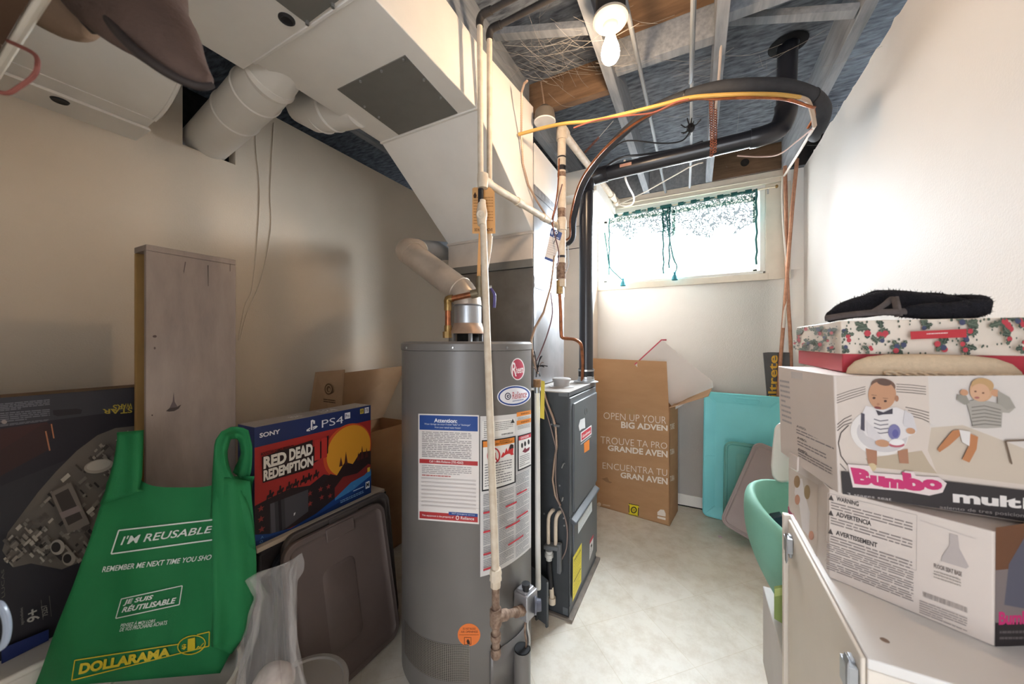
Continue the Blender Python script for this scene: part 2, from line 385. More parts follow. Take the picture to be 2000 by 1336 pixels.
# ------------------------------------------------------------------ bare bulb on its ceiling fixture
bx, by = -.256, 1.219
lamp = thing('ceiling_light', 'white porcelain lampholder with a bare glowing bulb under the joists', 'light', (bx, by, 2.42))
porc = M('white_porcelain', '#c4b9a9', .4, var=.02)
mb = MB(); mb.lathe((bx, by, 0), [(.0, 2.306), (.019, 2.306), (.024, 2.316), (.026, 2.326), (.050, 2.332), (.058, 2.342), (.058, 2.350), (.050, 2.356), (0, 2.356)], porc, 36, caps=False); mb.build('lampholder', lamp)
mb = MB(); mb.lathe((bx, by, 0), [(.05, 2.357), (.05, 2.60)], darker, 8); mb.build('junction_box', lamp)
bm_ = bpy.data.materials.new('glowing_bulb'); bm_.use_nodes = True; b_ = bm_.node_tree.nodes['Principled BSDF']
b_.inputs['Base Color'].default_value = (1, .95, .85, 1); b_.inputs['Emission Color'].default_value = (1, .72, .47, 1); b_.inputs['Emission Strength'].default_value = BULB_POWER
mb = MB(); mb.lathe((bx, by, 0), [(0, 2.196), (.012, 2.198), (.022, 2.205), (.029, 2.218), (.0305, 2.232), (.027, 2.252), (.020, 2.272), (.015, 2.288), (.014, 2.31)], bm_, 24, caps=False); mb.build('bulb', lamp)
# ------------------------------------------------------------------ supply duct, transition and plenum
du = thing('supply_duct', 'large cream painted sheet metal duct dropping into the plenum above the furnace', 'duct', (-1.0, 1.0, 1.6))
dz = 2.165; dx0, dx1 = -1.28, -.757
mb = MB(); mb.box(dx0, dx1, .64, 1.163, dz, ZT+.002, ductm); mb.build('trunk', du, bevel=.003)
mb = MB(); mb.box(-1.345, dx1, -1.2, .637, dz-.002, ZT+.002, ductm); mb.build('trunk', du, bevel=.003)
mb = MB(); mb.box(dx0-.002, dx1+.002, .632, .642, dz-.006, ZT, ductm); mb.box(dx0-.002, dx1+.003, 1.157, 1.169, dz-.006, dz+.02, ductm); mb.each('seam', du, bevel=.002)
# sloping transition
px0, px1, py = -1.232, -.715, 1.60
mb = MB()
A = [(dx0, 1.163, dz), (dx1, 1.163, dz), (px1, py, 1.797), (px0, py, 1.797)]
B = [(dx0, 1.163, ZT), (dx1, 1.163, ZT), (px1, py+.01, ZT), (px0, py+.01, ZT)]
mb.hexa(A, B, ductm); mb.build('transition', du, bevel=.003)
mb = MB(); mb.box(px0, px1, py-.004, 2.06, 1.66, 1.797, ductd); mb.box(px0-.004, px1+.004, py-.012, py+.01, 1.786, 1.80, ductd); mb.build('plenum_collar', du, bevel=.003)
mb = MB(); mb.box(px0, px1, py, 2.06, 1.026, 1.62, galv); mb.box(px0-.006, px1+.003, py-.01, 2.063, 1.622, 1.662, greypanel)
# pressed cross-break on the sheet
mb.add([(px0+.02, py-.0005, 1.05), (px1-.02, py-.0005, 1.05), (px1-.02, py-.0005, 1.6), (px0+.02, py-.0005, 1.6), ((px0+px1)/2, py-.012, 1.32)], [(0, 1, 4), (1, 2, 4), (2, 3, 4), (3, 0, 4)], galv)
mb.build('plenum', du, bevel=.002)
mb = MB(); mb.box(px1+.001, px1+.006, py+.003, 2.05, 1.03, 2.235, galvb); mb.build('plenum_side', du)
mb = MB(); mb.box(-.80, px1, py, 2.06, 1.797, 2.238, ductm); mb.build('return_riser', du, bevel=.003)
mb = MB(); mb.box(px1+.006, px1+.009, py+.002, 2.05, 2.01, 2.236, ductm)
tp = M('silver_foil_tape', '#aeb0b4', .32, metal=.8, var=.2, scale=30, bump=.8, bscale=60)
mb.box(px1+.006, px1+.0095, py+.002, 2.05, 1.985, 2.03, tp); mb.box(px1+.006, px1+.0095, py+.002, 2.05, 1.52, 1.575, tp); mb.each('foil_tape', du)
# access panel with screws, second grey panel, hole plug
pq = [onZ(658.9, 175.2, dz-.003), onZ(791, 109, dz-.003), onZ(893.6, 221.4, dz-.003), onZ(778.7, 263.5, dz-.003)]
mb = MB(); mb.slab(pq, (0, 0, .004), greypanel); ap = mb.build('access_panel', du)
mb = MB()
for x, y in ((788, 116), (745, 138), (704, 158), (828, 155), (860, 190), (740, 228), (712, 207)):
    p = onZ(x, y, dz-.003); mb.lathe(p, [(0, -.006), (.004, -.005), (.0045, 0)], steel, 10, caps=False)
mb.each('screw', ap)
pq = [onZ(535, -2, dz-.006), onZ(600, -30, dz-.006), onZ(668, -4, dz-.006), onZ(600, 47, dz-.006)]
mb = MB(); mb.slab(pq, (0, 0, .005), greypanel); ap = mb.build('access_panel', du)
mb = MB()
for x, y in ((600, 42), (650, 8)): mb.lathe(onZ(x, y, dz-.006), [(0, -.012), (.005, -.01), (.005, 0)], steel, 10, caps=False)
mb.each('screw', ap)
c = onZ(560, 37, dz-.002)
mb = MB(); mb.lathe((c.x, c.y, dz-.002), [(0, -.004), (.012, -.004), (.016, -.007), (.021, -.003), (.021, 0)], rubber, 24, caps=False); mb.build('hole_plug', du)

# round branch pipes off the duct
br = thing('branch_duct', 'large round white duct pipe running from the trunk into the square wall hole', 'duct', (-1.6, .76, 2.1))
mb = MB(); P = [(-2.02, .795, 2.162), (-1.72, .765, 2.175), (-1.44, .735, 2.19), (-1.36, .728, 2.205), (-1.24, .725, 2.26)]
mb.tube(P, .084, ductm, 40)
mb.build('pipe', br)
mb = MB()
for t in (.25, .92): 
    a = Vector(P[1]).lerp(Vector(P[2]), t); d = (Vector(P[2])-Vector(P[1])).normalized(); mb.tube([a-d*.006, a-d*.002, a+d*.002, a+d*.006], [.084, .088, .088, .084], ductm, 40)
a = Vector(P[3]); mb.tube([a-Vector((.005, 0, 0)), a, a+Vector((.005, 0, .002))], [.085, .090, .086], ductm, 40)
mb.each('pipe_bead', br)
br = thing('branch_duct', 'shorter round white duct elbow under the trunk, right of the pipe in the wall hole', 'duct', (-1.4, .95, 2.1))
mb = MB(); mb.tube([(-1.24, 1.0, 2.225), (-1.38, .985, 2.235), (-1.46, .975, 2.25), (-1.53, .965, 2.29), (-1.56, .96, 2.36), (-1.565, .955, 2.60)], .078, ductm, 32); mb.build('pipe', br)
mb = MB()
for x, z in ((-1.37, 2.234), (-1.445, 2.247)): mb.tube([(x-.005, .983, z), (x, .983, z), (x+.005, .983, z)], [.078, .083, .078], ductm, 32)
mb.each('pipe_bead', br)

# rounded duct cover along the left wall
sc = thing('duct_cover', 'rounded white sheet metal duct cover running along the top of the left wall', 'duct', (-1.75, -.2, 2.05))
prof = [(-1.939, 2.040), (-1.80, 2.046), (-1.74, 2.052)]
for k in range(0, 13):
    t = R(90 * k / 12); prof.append((-1.74 + .34 * math.sin(t), 2.415 - .36 * math.cos(t)))
mb = MB(); ring = [(x, z) for x, z in prof] + [(-1.939, 2.415)]
mb.prism([(x, -1.2, z) for x, z in ring], (0, 1.74, 0), ductm); mb.build('curved_panel', sc, sharp=50)
mb = MB()
rim = [(x, .54, z) for x, z in prof[2:]]
mb.tube(rim, .006, ductm, 8); mb.tube([(-1.805, -1.2, 2.044), (-1.805, .545, 2.044)], .004, ductm, 6)
mb.box(-1.94, -1.80, -1.2, .548, 2.036, 2.042, ductm); mb.each('flange', sc)
c = onZ(117, 196, 2.036)
mb = MB(); mb.lathe((c.x, c.y, 2.036), [(0, -.003), (.013, -.003), (.018, -.005), (.021, 0)], rubber, 20, caps=False); mb.build('hole_plug', sc)

# ------------------------------------------------------------------ furnace
FX0, FX1, FY0, FY1, FZ = -1.22, -.507, 1.53, 2.015, 1.02
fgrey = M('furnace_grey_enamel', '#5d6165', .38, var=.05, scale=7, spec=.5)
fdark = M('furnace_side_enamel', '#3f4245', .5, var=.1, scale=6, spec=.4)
fu = thing('furnace', 'dark grey metal gas furnace cabinet standing behind the water heater', 'furnace', ((FX0+FX1)/2, (FY0+FY1)/2, 0))
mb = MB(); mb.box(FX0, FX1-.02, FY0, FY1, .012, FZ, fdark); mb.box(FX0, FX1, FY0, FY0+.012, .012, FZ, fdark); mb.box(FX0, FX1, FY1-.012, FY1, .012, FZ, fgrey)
mb.box(FX1-.05, FX1, FY0, FY1, FZ-.02, FZ, fgrey); mb.box(FX0, FX1, FY0, FY1, FZ-.004, FZ+.003, M('dusty_grey_top', '#a39d97', .8, var=.08))
mb.box(FX1-.03, FX1, FY0, FY1, .012, .05, fgrey); mb.build('cabinet', fu, bevel=.003)
pf = Plane((FX1+.012, FY0, 0), (FX1+.012, FY1, 0), (FX1+.012, FY0, 1))
def fdoor(z0, z1, lip):
    mb = MB(); mb.box(FX1-.03, FX1+.002, FY0+.018, FY1-.006, z0, z1, fgrey); mb.box(FX1, FX1+.012, FY0+.05, FY1-.012, z0+.012, z1-.03, fgrey)
    if lip: mb.prism([(FX1, FY0+.03, z1-.03), (FX1+.028, FY0+.03, z1-.03), (FX1+.028, FY0+.03, z1-.02), (FX1, FY0+.03, z1-.004)], (0, FY1-FY0-.045, 0), fgrey)
    return mb
ud = fdoor(.45, FZ-.025, False).build('upper_door', fu, bevel=.004)
ld = fdoor(.05, .445, True).build('lower_door', fu, bevel=.004)
mb = MB(); p = pf.hit(1144, 803); mb.lathe(p, [(.020, 0), (.020, .002), (.016, .003), (.016, .0015)], fgrey, 20, (1, 0, 0)); mb.build('knockout', ud)
pr = Print(pf)
pr.poly([(1130, 832), (1133, 820), (1142, 816), (1143, 836), (1136, 838), (1132, 842)], '#dcdcdc')
pr.build('torn_label', ud); pr = Print(pf)
pr.quad([(1134, 845), (1155, 830), (1155, 848), (1134, 864)], '#e9e4e4'); pr.quad([(1135.5, 846.5), (1154, 833), (1154, 846), (1135.5, 861)], '#c8424e')
pr.text([(1137, 850), (1152.5, 838.5), (1152.5, 844.5), (1137, 856)], 'Goodman', '#f2eaea', .02)
pr.line([(1134, 868), (1154, 852)], 1.2, '#d9d9d9')
pr.build('maker_label', ud); pr = Print(pf)
pr.poly([(1140.5, 866), (1151, 858), (1151, 878), (1141, 885)], '#e8893c'); pr.build('orange_label', ud)
pr = Print(pf)
pr.quad([(1129, 1008), (1156, 968), (1156, 998), (1129, 1043)], '#dfe3e4'); pr.para([(1131, 1011), (1154, 975), (1154, 995), (1131, 1038)], 7, '#a9b0b3', .3)
pr.build('white_label', ld); pr = Print(pf)
pr.quad([(1119, 1089), (1136, 1060), (1135, 1136), (1118, 1176)], '#ead94e')
pr.para([(1121, 1100), (1134.5, 1076), (1134, 1134), (1120, 1166)], 11, '#b9a836', .3); pr.text([(1121, 1093), (1134, 1071), (1134, 1076), (1121, 1098)], 'ENERGUIDE', '#3a3a22', .02); pr.line([(1121, 1136), (1134, 1110)], 1, '#3a3a22')
pr.build('yellow_label', ld); pr = Print(pf)
pr.quad([(1152, 1056), (1159, 1043), (1158.5, 1050), (1151.7, 1063)], '#d24a58'); pr.quad([(1151.7, 1063), (1158.5, 1050), (1158, 1073), (1151, 1095)], '#e4e2e2')
pr.poly([(1153.5, 1066), (1156, 1060), (1156, 1066), (1153.8, 1070)], '#2a2a2a'); pr.para([(1152.5, 1072), (1157.5, 1062), (1157.3, 1072), (1152, 1090)], 4, '#7d7d7d', .35); pr.build('warning_label', ld)
mb = MB()
c = Vector((-.60, 1.70, FZ+.003))
mb.lathe(c, [(.062, 0), (.062, .003), (.040, .005), (.040, .030), (.046, .031), (.046, .042), (.040, .046), (0, .046)], M('grey_cap_plastic', '#a6a3a1', .5, var=.04), 28, caps=False); mb.build('intake_cap', fu)
# screws on the near side
pn = Plane((FX0, FY0, 0), (FX1, FY0, 0), (FX0, FY0, 1))
mb = MB()
for x, y in ((1093, 948), (1063, 1003), (1093, 990), (1101, 1012), (1102, 1026), (1077, 829)): mb.lathe(pn.hit(x, y), [(.0045, 0), (.0035, .004), (0, .005)], steel, 10, (0, -1, 0), caps=False)
mb.each('screw', fu)
mb = MB(); p = pn.hit(1100, 911); mb.tube([p, p+Vector((0, -.02, 0)), p+Vector((.008, -.02, .02)), p+Vector((.014, -.02, .022))], .003, steel, 8); p = pn.hit(1100, 975); mb.tube([p, p+Vector((0, -.02, 0)), p+Vector((.006, -.02, .018))], .003, steel, 8); mb.each('hook', fu)
# base tray on the floor
tray = M('dirty_steel_tray', '#8b8178', .6, metal=.3, var=.2, scale=12)
mb = MB(); mb.box(FX0-.02, FX1+.022, FY0-.015, FY1+.02, 0, .012, tray); mb.build('base_tray', fu)
# condensate drain on the near side
dr = thing('condensate_drain', 'two cream drain tubes with grey clip and black hose on the furnace side', 'drain', (-.62, 1.5, .2))
cream = M('cream_tube', '#dccbb5', .5, var=.06)
def nr(x, y, o=.03): p = pn.hit(x, y); return p + Vector((0, -o, 0))
for xa, ya, xb in ((1081, 996, 1076), (1094, 1000, 1090)):
    mb = MB(); mb.tube([nr(xa, ya, 0), nr(xa-1, ya, .02), nr(xb, ya+12), nr(xb, 1058)], .0085, cream, 12, smooth=4); mb.build('drain_tube', dr)
clip = M('grey_plastic_clip', '#6d6f72', .45, var=.03)
mb = MB(); mb.obox(nr(1083, 1060), (.034, 0, .004), (0, .022, 0), (0, 0, .009), clip); mb.obox(nr(1097, 1083), (.009, 0, 0), (0, .012, 0), (0, 0, .065), clip); mb.each('clip', dr, bevel=.003)
mb = MB(); p = nr(1077, 1068); mb.lathe(p, [(.016, 0), (.016, -.012), (.020, -.014), (.020, -.028), (.014, -.034), (.014, -.044)], M('white_pvc', '#e3e0da', .4, var=.03), 20); mb.build('coupling', dr)
mb = MB(); mb.tube([nr(1077, 1088), nr(1077, 1105), nr(1080, 1140)], .0135, rubber, 12, smooth=4); mb.build('hose', dr)
mb = MB(); mb.tube([nr(1081, 1138), nr(1083, 1164)], .011, cream, 12); mb.tube([nr(1085, 1165, .03), nr(1050, 1156, .03)], .012, cream, 12); mb.lathe(nr(1083, 1170), [(.016, 0), (.016, .028)], cream, 14); mb.each('drain_elbow', dr)
pb = thing('metal_channel', 'folded grey sheet metal channel standing on the floor beside the furnace', 'channel', (-.62, 1.46, 0))
mb = MB(); a, b = onZ(1042, 1170, 0), onZ(1084, 1212, 0)
a = Vector((-.735, 1.50, 0)); b = Vector((-.575, 1.452, 0)); u = (b-a).normalized(); w = Vector((-u.y, u.x, 0))
mb.slab([a, b, b+Vector((0, 0, .20)), a+Vector((0, 0, .235))], w*.003, fgrey)
for t, h in ((.25, .22), (.62, .21), (.97, .20)): q = a.lerp(b, t); mb.slab([q-w*.012, q+u*.008-w*.012, q+u*.008-w*.012+Vector((0, 0, h)), q-w*.012+Vector((0, 0, h))], w*.012, fgrey)
mb.build('channel', pb)
mb = MB(); q = a.lerp(b, .72)+Vector((0, 0, .085)); mb.tube([q-w*.012-u*.012, q-w*.03, q-w*.012+u*.012], .004, rubber, 8); mb.build('wire_hook', pb)
# white pvc drain stick with cork top and yellow tag, leaning between heater and furnace
st = thing('pvc_pipe', 'thin white plastic pipe with yellow tag standing between water heater and furnace', 'pipe', (-.70, 1.44, 0))
q0, q1 = D(1051, 1150, 1.47), D(1049, 765, 1.50)
mb = MB(); mb.tube([q0, q1], .0115, M('white_pvc', '#e3e0da', .4, var=.03), 16); mb.build('pipe', st)
mb = MB(); mb.tube([q1-Vector((0, 0, .005)), q1+Vector((0, 0, .02))], .0125, galvb, 16); mb.tube([q1+Vector((0, 0, .02)), q1+Vector((0, 0, .052))], .0165, M('cork', '#8d6a4d', .9, var=.2, scale=60), 16); mb.build('stopper', st)
mb = MB(); t = D(1057, 743, 1.46); mb.slab([t, D(1064, 745, 1.46), D(1063, 819, 1.46), D(1055, 816, 1.46)], (0, -.001, 0), M('yellow_tag', '#c7b23a', .5, var=.1)); mb.build('tag', st)

# ------------------------------------------------------------------ water heater
HX, HY, HR = -.8367, 1.216, .262
hg = M('grey_heater_enamel', '#6f6b68', .34, var=.04, scale=5, spec=.5)
wh = thing('water_heater', 'tall grey cylindrical water heater covered with labels standing on the floor', 'water heater', (HX, HY, 0))
mb = MB(); mb.lathe((HX, HY, 0), [(HR-.004, 0), (HR, .01), (HR, 1.218)], hg, 96); mb.build('tank', wh)
mb = MB(); mb.lathe((HX, HY, 0), [(HR+.0005, 1.219), (HR+.003, 1.221), (HR+.003, 1.243), (HR-.004, 1.250), (HR-.03, 1.252), (0, 1.252)], hg, 96, caps=False); mb.build('top_lid', wh)
cy = Cyl(HX, HY, HR); cyl2 = Cyl(HX, HY, HR+.003)
mb = MB()
for x in (794, 884, 990): p = cyl2.hit(x, 679); n = Vector((p.x-HX, p.y-HY, 0)).normalized(); mb.lathe(p, [(.005, 0), (.004, .003), (0, .004)], steel, 10, n, caps=False)
mb.each('lid_screw', wh)
mb = MB(); hc = (HX+.0, HY+.0, 1.252)
mb.lathe(hc, [(.085, .032), (.082, .040), (.062, .060), (.058, .075)], M('draft_hood_metal', '#b59a86', .5, metal=.5, var=.1, scale=20), 32); 
for k in range(6):
    a = R(60*k+12); mb.box(HX+.074*math.cos(a)-.006, HX+.074*math.cos(a)+.006, HY+.074*math.sin(a)-.006, HY+.074*math.sin(a)+.006, 1.252, 1.288, galvb)
mb.lathe(hc, [(.045, 0), (.045, .03)], darker, 24); mb.build('draft_hood', wh)
# left notice
pr = Print(cy)
q = [(817, 808), (935.5, 811), (935.5, 1024), (817, 1015)]
pr.quad(q, '#e6dfdb', 14, 1); 
def hq(a0, b0, a1, b1): return [bil(q, a0, b0), bil(q, a1, b0), bil(q, a1, b1), bil(q, a0, b1)]
pr.quad(hq(.02, .012, .98, .15), '#2c4c8e', 14, 1); pr.quad(hq(.02, .425, .98, .465), '#b23a3c', 14, 1); pr.quad(hq(.02, .92, .98, .985), '#b23a3c', 14, 1)
pr.quad(hq(.50, .905, .98, .935), '#2c4c8e', 8, 1)
pr.text(hq(.26, .04, .64, .078), 'Attention:', '#f0f0f4', .02); pr.text(hq(.10, .085, .86, .107), 'Water damage can occur if water "leaks" or "discharges"', '#d9deea'); pr.text(hq(.27, .115, .70, .135), 'from your rental water heater', '#d9deea')
pr.para(hq(.06, .165, .9, .27), 7, '#8d8585', .4); pr.para(hq(.06, .275, .9, .34), 4, '#8d8585', .4, seed=2); pr.para(hq(.06, .345, .9, .41), 4, '#8d8585', .4, seed=3)
pr.text(hq(.18, .432, .74, .46), 'Call 1-866-Reliance (735-4262)', '#f2e4e2', .012)
pr.para(hq(.06, .48, .9, .565), 5, '#a09898', .35, seed=5); pr.para(hq(.06, .57, .55, .585), 1, '#c06a66', .6, seed=6)
for k in range(8): pr.quad(hq(.05, .60+.037*k, .95, .612+.037*k), '#cfc6c3', 10, 1)
pr.text(hq(.06, .945, .58, .967), 'This equipment is the property of', '#f2e4e2', .008); pr.text(hq(.70, .94, .92, .968), 'Reliance', '#f2e4e2', .01); pr.ell(*bil(q, .645, .955), 3.2, 4.2, '#f2e4e2'); pr.ell(*bil(q, .645, .955), 2, 2.8, '#b23a3c'); pr.text(hq(.55, .911, .93, .928), '24/7 emergency service', '#d9deea')
pr.build('rental_notice', wh)
# right instructions sheet
pr = Print(cy)
q = [(938, 814), (1033, 804), (1036, 1075), (938, 1127)]
edge = [(938, 813), (985, 811), (1012, 807), (1036, 800), (1037, 1062), (1020, 1085), (990, 1107), (938, 1127)]
def bq(a0, b0, a1, b1):
    def f(a, b): x = 938 + 99*a; t = 813 - 10*a*a; u = 1127 - 22*a - 36*a*a; return (x, t + (u-t)*b)
    return [f(a0, b0), f(a1, b0), f(a1, b1), f(a0, b1)]
for k in range(14): pr.quad(bq(k/14, 0, (k+1)/14+.001, 1), '#d9d6d4'); pr.k -= 1
pr.k += 1
def curved(a0, b0, a1, b1, col, n=8):
    for k in range(n): pr.quad(bq(a0+(a1-a0)*k/n, b0, a0+(a1-a0)*(k+1)/n+.0005, b1), col); pr.k -= 1
    pr.k += 1
curved(.04, .03, .68, .135, '#e9e6e2'); pr.para(bq(.30, .04, .66, .1), 5, '#8a8a88', .4); pr.para(bq(.07, .03, .13, .14), 9, '#9a9a98', .5, .3, .6); pr.para(bq(.42, .118, .66, .13), 1, '#3c3c3c', .9, .01, .03, seed=4)
pr.poly([bil(bq(.6, .03, .68, .06), *p) for p in ((.5, 0), (1, 1), (0, 1))], '#3f3f3f')
for b in (-.003, .055):
    curved(.72, b-.005, 1, b+.025, '#e08a3c', 5); pr.text(bq(.80, b+.004, .97, b+.018), 'WARNING', '#4a2a10', .01)
pr.para(bq(.74, .03, .99, .05), 3, '#8a8a88', .4, seed=8); pr.para(bq(.74, .088, .99, .115), 3, '#8a8a88', .4, seed=9)
curved(.03, .15, .70, .47, '#26262a'); curved(.055, .158, .675, .46, '#e9e6e2'); curved(.055, .158, .675, .195, '#e08a3c')
pr.text(bq(.38, .162, .58, .175), 'WARNING', '#4a2a10', .015); pr.text(bq(.24, .178, .64, .19), 'AVERTISSEMENT', '#4a2a10', .015)
c0 = bil(bq(.13, .21, .40, .30), .5, .5); pr.ell(*c0, 13, 16, '#c24046'); pr.ell(*c0, 10, 13, '#e9e6e2'); pr.line([(c0[0]-7, c0[1]-11), (c0[0]+8, c0[1]+11)], 3, '#c24046'); pr.poly([(c0[0]-3, c0[1]-6), (c0[0]+4, c0[1]-6), (c0[0]+5, c0[1]+8), (c0[0]-4, c0[1]+8)], '#c24046')
pr.poly([bil(bq(.40, .20, .66, .275), a, b) for a, b in ((0, 1), (.2, .55), (.3, .7), (.45, .25), (.55, .6), (.75, 0), (.8, .4), (1, .1), (.95, .8), (1, 1))], '#c93a3c'); pr.poly([bil(bq(.55, .20, .66, .26), a, b) for a, b in ((.2, .3), (.5, 0), (.9, .1), (1, .5), (.6, .5), (.3, .6))], '#39302e')
pr.para(bq(.09, .30, .64, .45), 9, '#77777a', .35, seed=11)
curved(.74, .155, 1, .40, '#26262a', 5); curved(.76, .163, 1, .39, '#e9e6e2', 5); curved(.76, .163, 1, .19, '#c0404c', 5); pr.text(bq(.80, .168, .96, .184), 'DANGER', '#f3e6e6', .015)
for a, b in ((.80, .21), (.86, .205), (.93, .20)): pr.ell(*bil(bq(a, b, a+.05, b+.04), .5, .5), 2, 5, '#333333')
pr.poly([bil(bq(.83, .25, .98, .29), a, b) for a, b in ((0, .6), (.4, 0), (.5, .4), (1, .2), (.9, .8), (.4, 1))], '#7b3440'); pr.para(bq(.78, .30, .98, .38), 6, '#77777a', .35, seed=12)
k0 = 20
for (a0, a1) in ((.06, .36), (.37, .67), (.70, .97)):
    b = .49 if a0 < .6 else .42
    while b < .92: pr.para(bq(a0, b, a1, b+.075), 7, '#8f9094', .42, .1, .35, seed=k0); k0 += 1; b += .082
for a, b, w in ((.06, .60, .2), (.06, .72, .25), (.06, .86, .22), (.06, .955, .2), (.5, .60, .22), (.72, .55, .2), (.5, .74, .28), (.72, .71, .22), (.55, .86, .3)): curved(a, b, a+w, b+.012, '#c2404a', 3)
pr.build('instruction_sheet', wh)
# round badges
pr = Print(cy); c0 = (1011, 721)
pr.ell(*c0, 13.5, 21.5, '#e6dcdc'); pr.ell(*c0, 12, 19.5, '#b23c52'); pr.text([(1000, 708), (1009, 707), (1009, 735), (1000, 735)], 'R', '#f3eaea', .01); pr.text([(1008, 716), (1022, 713), (1022, 728), (1008, 730)], 'heem', '#f3eaea', .01); pr.build('red_badge', wh)
pr = Print(cy); c0 = (1004, 773)
pr.ell(*c0, 33, 20, '#e8e6ea', -6); pr.ell(*c0, 31, 18.5, '#2b4689', -6); pr.ell(*c0, 28, 15.5, '#e3e1e6', -6)
pr.ell(992, 774, 6, 7, '#2c2f45'); pr.ell(992, 774, 4.3, 5.2, '#e3e1e6'); pr.ell(992.5, 774, 2.6, 3.2, '#2c2f45'); pr.ell(993, 774, 1.2, 1.6, '#e3e1e6'); pr.text([(1001, 766), (1029, 762), (1029, 776), (1001, 780)], 'Reliance', '#b8474f'); pr.para([(1001, 782), (1024, 778), (1024, 782), (1001, 786)], 1, '#8b93b0', .5); pr.build('oval_badge', wh)
pr = Print(cy); pr.ell(916, 1240, 22, 22, '#e2793a', 0, 36); pr.text([(904, 1226), (929, 1226), (929, 1230), (904, 1230)], 'DO NOT BLOCK', '#7a3a1a', .02); pr.text([(900, 1232), (933, 1232), (933, 1236), (900, 1236)], 'AIR OPENINGS', '#7a3a1a', .02); pr.line([(897, 1240), (935, 1240)], .8, '#7a3a1a')
pr.frame([(907, 1245), (920, 1245), (920, 1259), (907, 1259)], .9, '#3a2418'); pr.poly([(913, 1258), (911, 1252), (914, 1248), (917, 1252), (918, 1258)], '#3a2418'); pr.build('orange_sticker', wh)
# perforated air screen (dots are a hexagonal pattern in the metal)
def perf():
    m = M('perforated_screen', '#8f8982', .45, metal=.5, var=0); nt = m.node_tree; N = nt.nodes; L = nt.links; b = N['Principled BSDF']
    tc = N['Texture Coordinate']; v = N.new('ShaderNodeTexVoronoi'); v.inputs['Scale'].default_value = 150; v.inputs['Randomness'].default_value = 0.0; v.voronoi_dimensions = '2D'
    uv = N.new('ShaderNodeUVMap'); L.new(uv.outputs[0], v.inputs['Vector'])
    r = N.new('ShaderNodeValToRGB'); r.color_ramp.interpolation = 'CONSTANT'; r.color_ramp.elements[0].color = lin('#15110f'); r.color_ramp.elements[1].position = .32; r.color_ramp.elements[1].color = lin('#8f8982')
    L.new(v.outputs['Distance'], r.inputs[0]); L.new(r.outputs[0], b.inputs['Base Color']); return m
def ang(x, y): p = cy.hit(x, y); return math.atan2(p.y-HY, p.x-HX), p.z
s0, s1 = ang(791, 1290)[0], ang(917, 1290)[0]; s0 += 2*math.pi if s0 < -math.pi else 0; sz0, sz1 = max(.012, ang(880, 1331)[1]), ang(880, 1259)[1]
mb = MB(); mb.grid(lambda a, b: Vector((HX + (HR+.0015)*math.cos(s0+a*(s1-s0)), HY + (HR+.0015)*math.sin(s0+a*(s1-s0)), sz0+(sz1-sz0)*b)), 24, 1, perf())
sc_ = mb.build('air_screen', wh, clean=True)
uvl = sc_.data.uv_layers.new(name='UVMap')
for lp in sc_.data.loops:
    i = lp.vertex_index; a = (i % 25)/24; b = i // 25; uvl.data[lp.index].uv = ((s1-s0)*a*HR, (sz1-sz0)*b*1.15)
# lower access door and conduit cover
d0, d1 = ang(957, 1280)[0], ang(1030, 1240)[0]; dz0, dz1 = ang(957, 1272)[1], ang(1012, 1236)[1]
mb = MB(); mb.grid(lambda a, b: Vector((HX + (HR+.004)*math.cos(d0+a*(d1-d0)), HY + (HR+.004)*math.sin(d0+a*(d1-d0)), .012+(dz0-.012+(dz1-dz0)*a)*b)), 14, 1, hg); mb.build('burner_door', wh, solid=.004)
mb = MB(); c = D(1020, 1300, 1.262); c.z = 0
mb.lathe((c.x, c.y, 0), [(.026, .012), (.030, .014), (.030, .155)], hg, 24, caps=False); mb.lathe((c.x, c.y, 0), [(.027, .156), (.027, .05)], rubber, 20); mb.build('conduit_cover', wh)
gvm = M('grey_valve_casting', '#a4a3a6', .4, metal=.6, var=.06)
vc = D(1031, 1178, 1.275); n = Vector((vc.x-HX, vc.y-HY, 0)).normalized(); tt = Vector((-n.y, n.x, 0))
mb = MB(); mb.obox(vc - n*.01, tt*.033, n*.03, Vector((0, 0, .045)), gvm); mb.obox(vc + Vector((0, 0, .044)) - n*.012, tt*.026, n*.022, Vector((0, 0, .010)), gvm); gv = mb.build('gas_valve', wh, bevel=.004)
kd = (n*.75 + tt*.6).normalized(); kc = vc + n*.02 + tt*.012 - Vector((0, 0, .004))
mb = MB(); mb.lathe(kc, [(.030, 0), (.030, .006), (.021, .008), (.019, .024), (0, .025)], M('dark_dial', '#5d5f6a', .3, var=.1), 24, kd, caps=False); mb.build('temperature_dial', gv)
mb = MB(); q = vc + Vector((0, 0, .052)) - tt*.012; mb.lathe(q, [(.012, 0), (.012, .012), (.015, .013), (.015, .026), (0, .027)], rubber, 14, caps=False); mb.build('reset_knob', gv)
mb = MB(); a = vc - Vector((0, 0, .045)); mb.tube([a, a-Vector((0, 0, .04))-n*.005, a-Vector((-.0, 0, .10))+tt*.006, Vector((c.x, c.y, .10))], .006, steel, 10, smooth=5)
mb.tube([a-tt*.014, a-tt*.018-Vector((0, 0, .05)), a-tt*.010-Vector((0, 0, .10)), Vector((c.x-.008, c.y, .09))], .0035, rust, 8, smooth=5); mb.each('pilot_tube', gv)

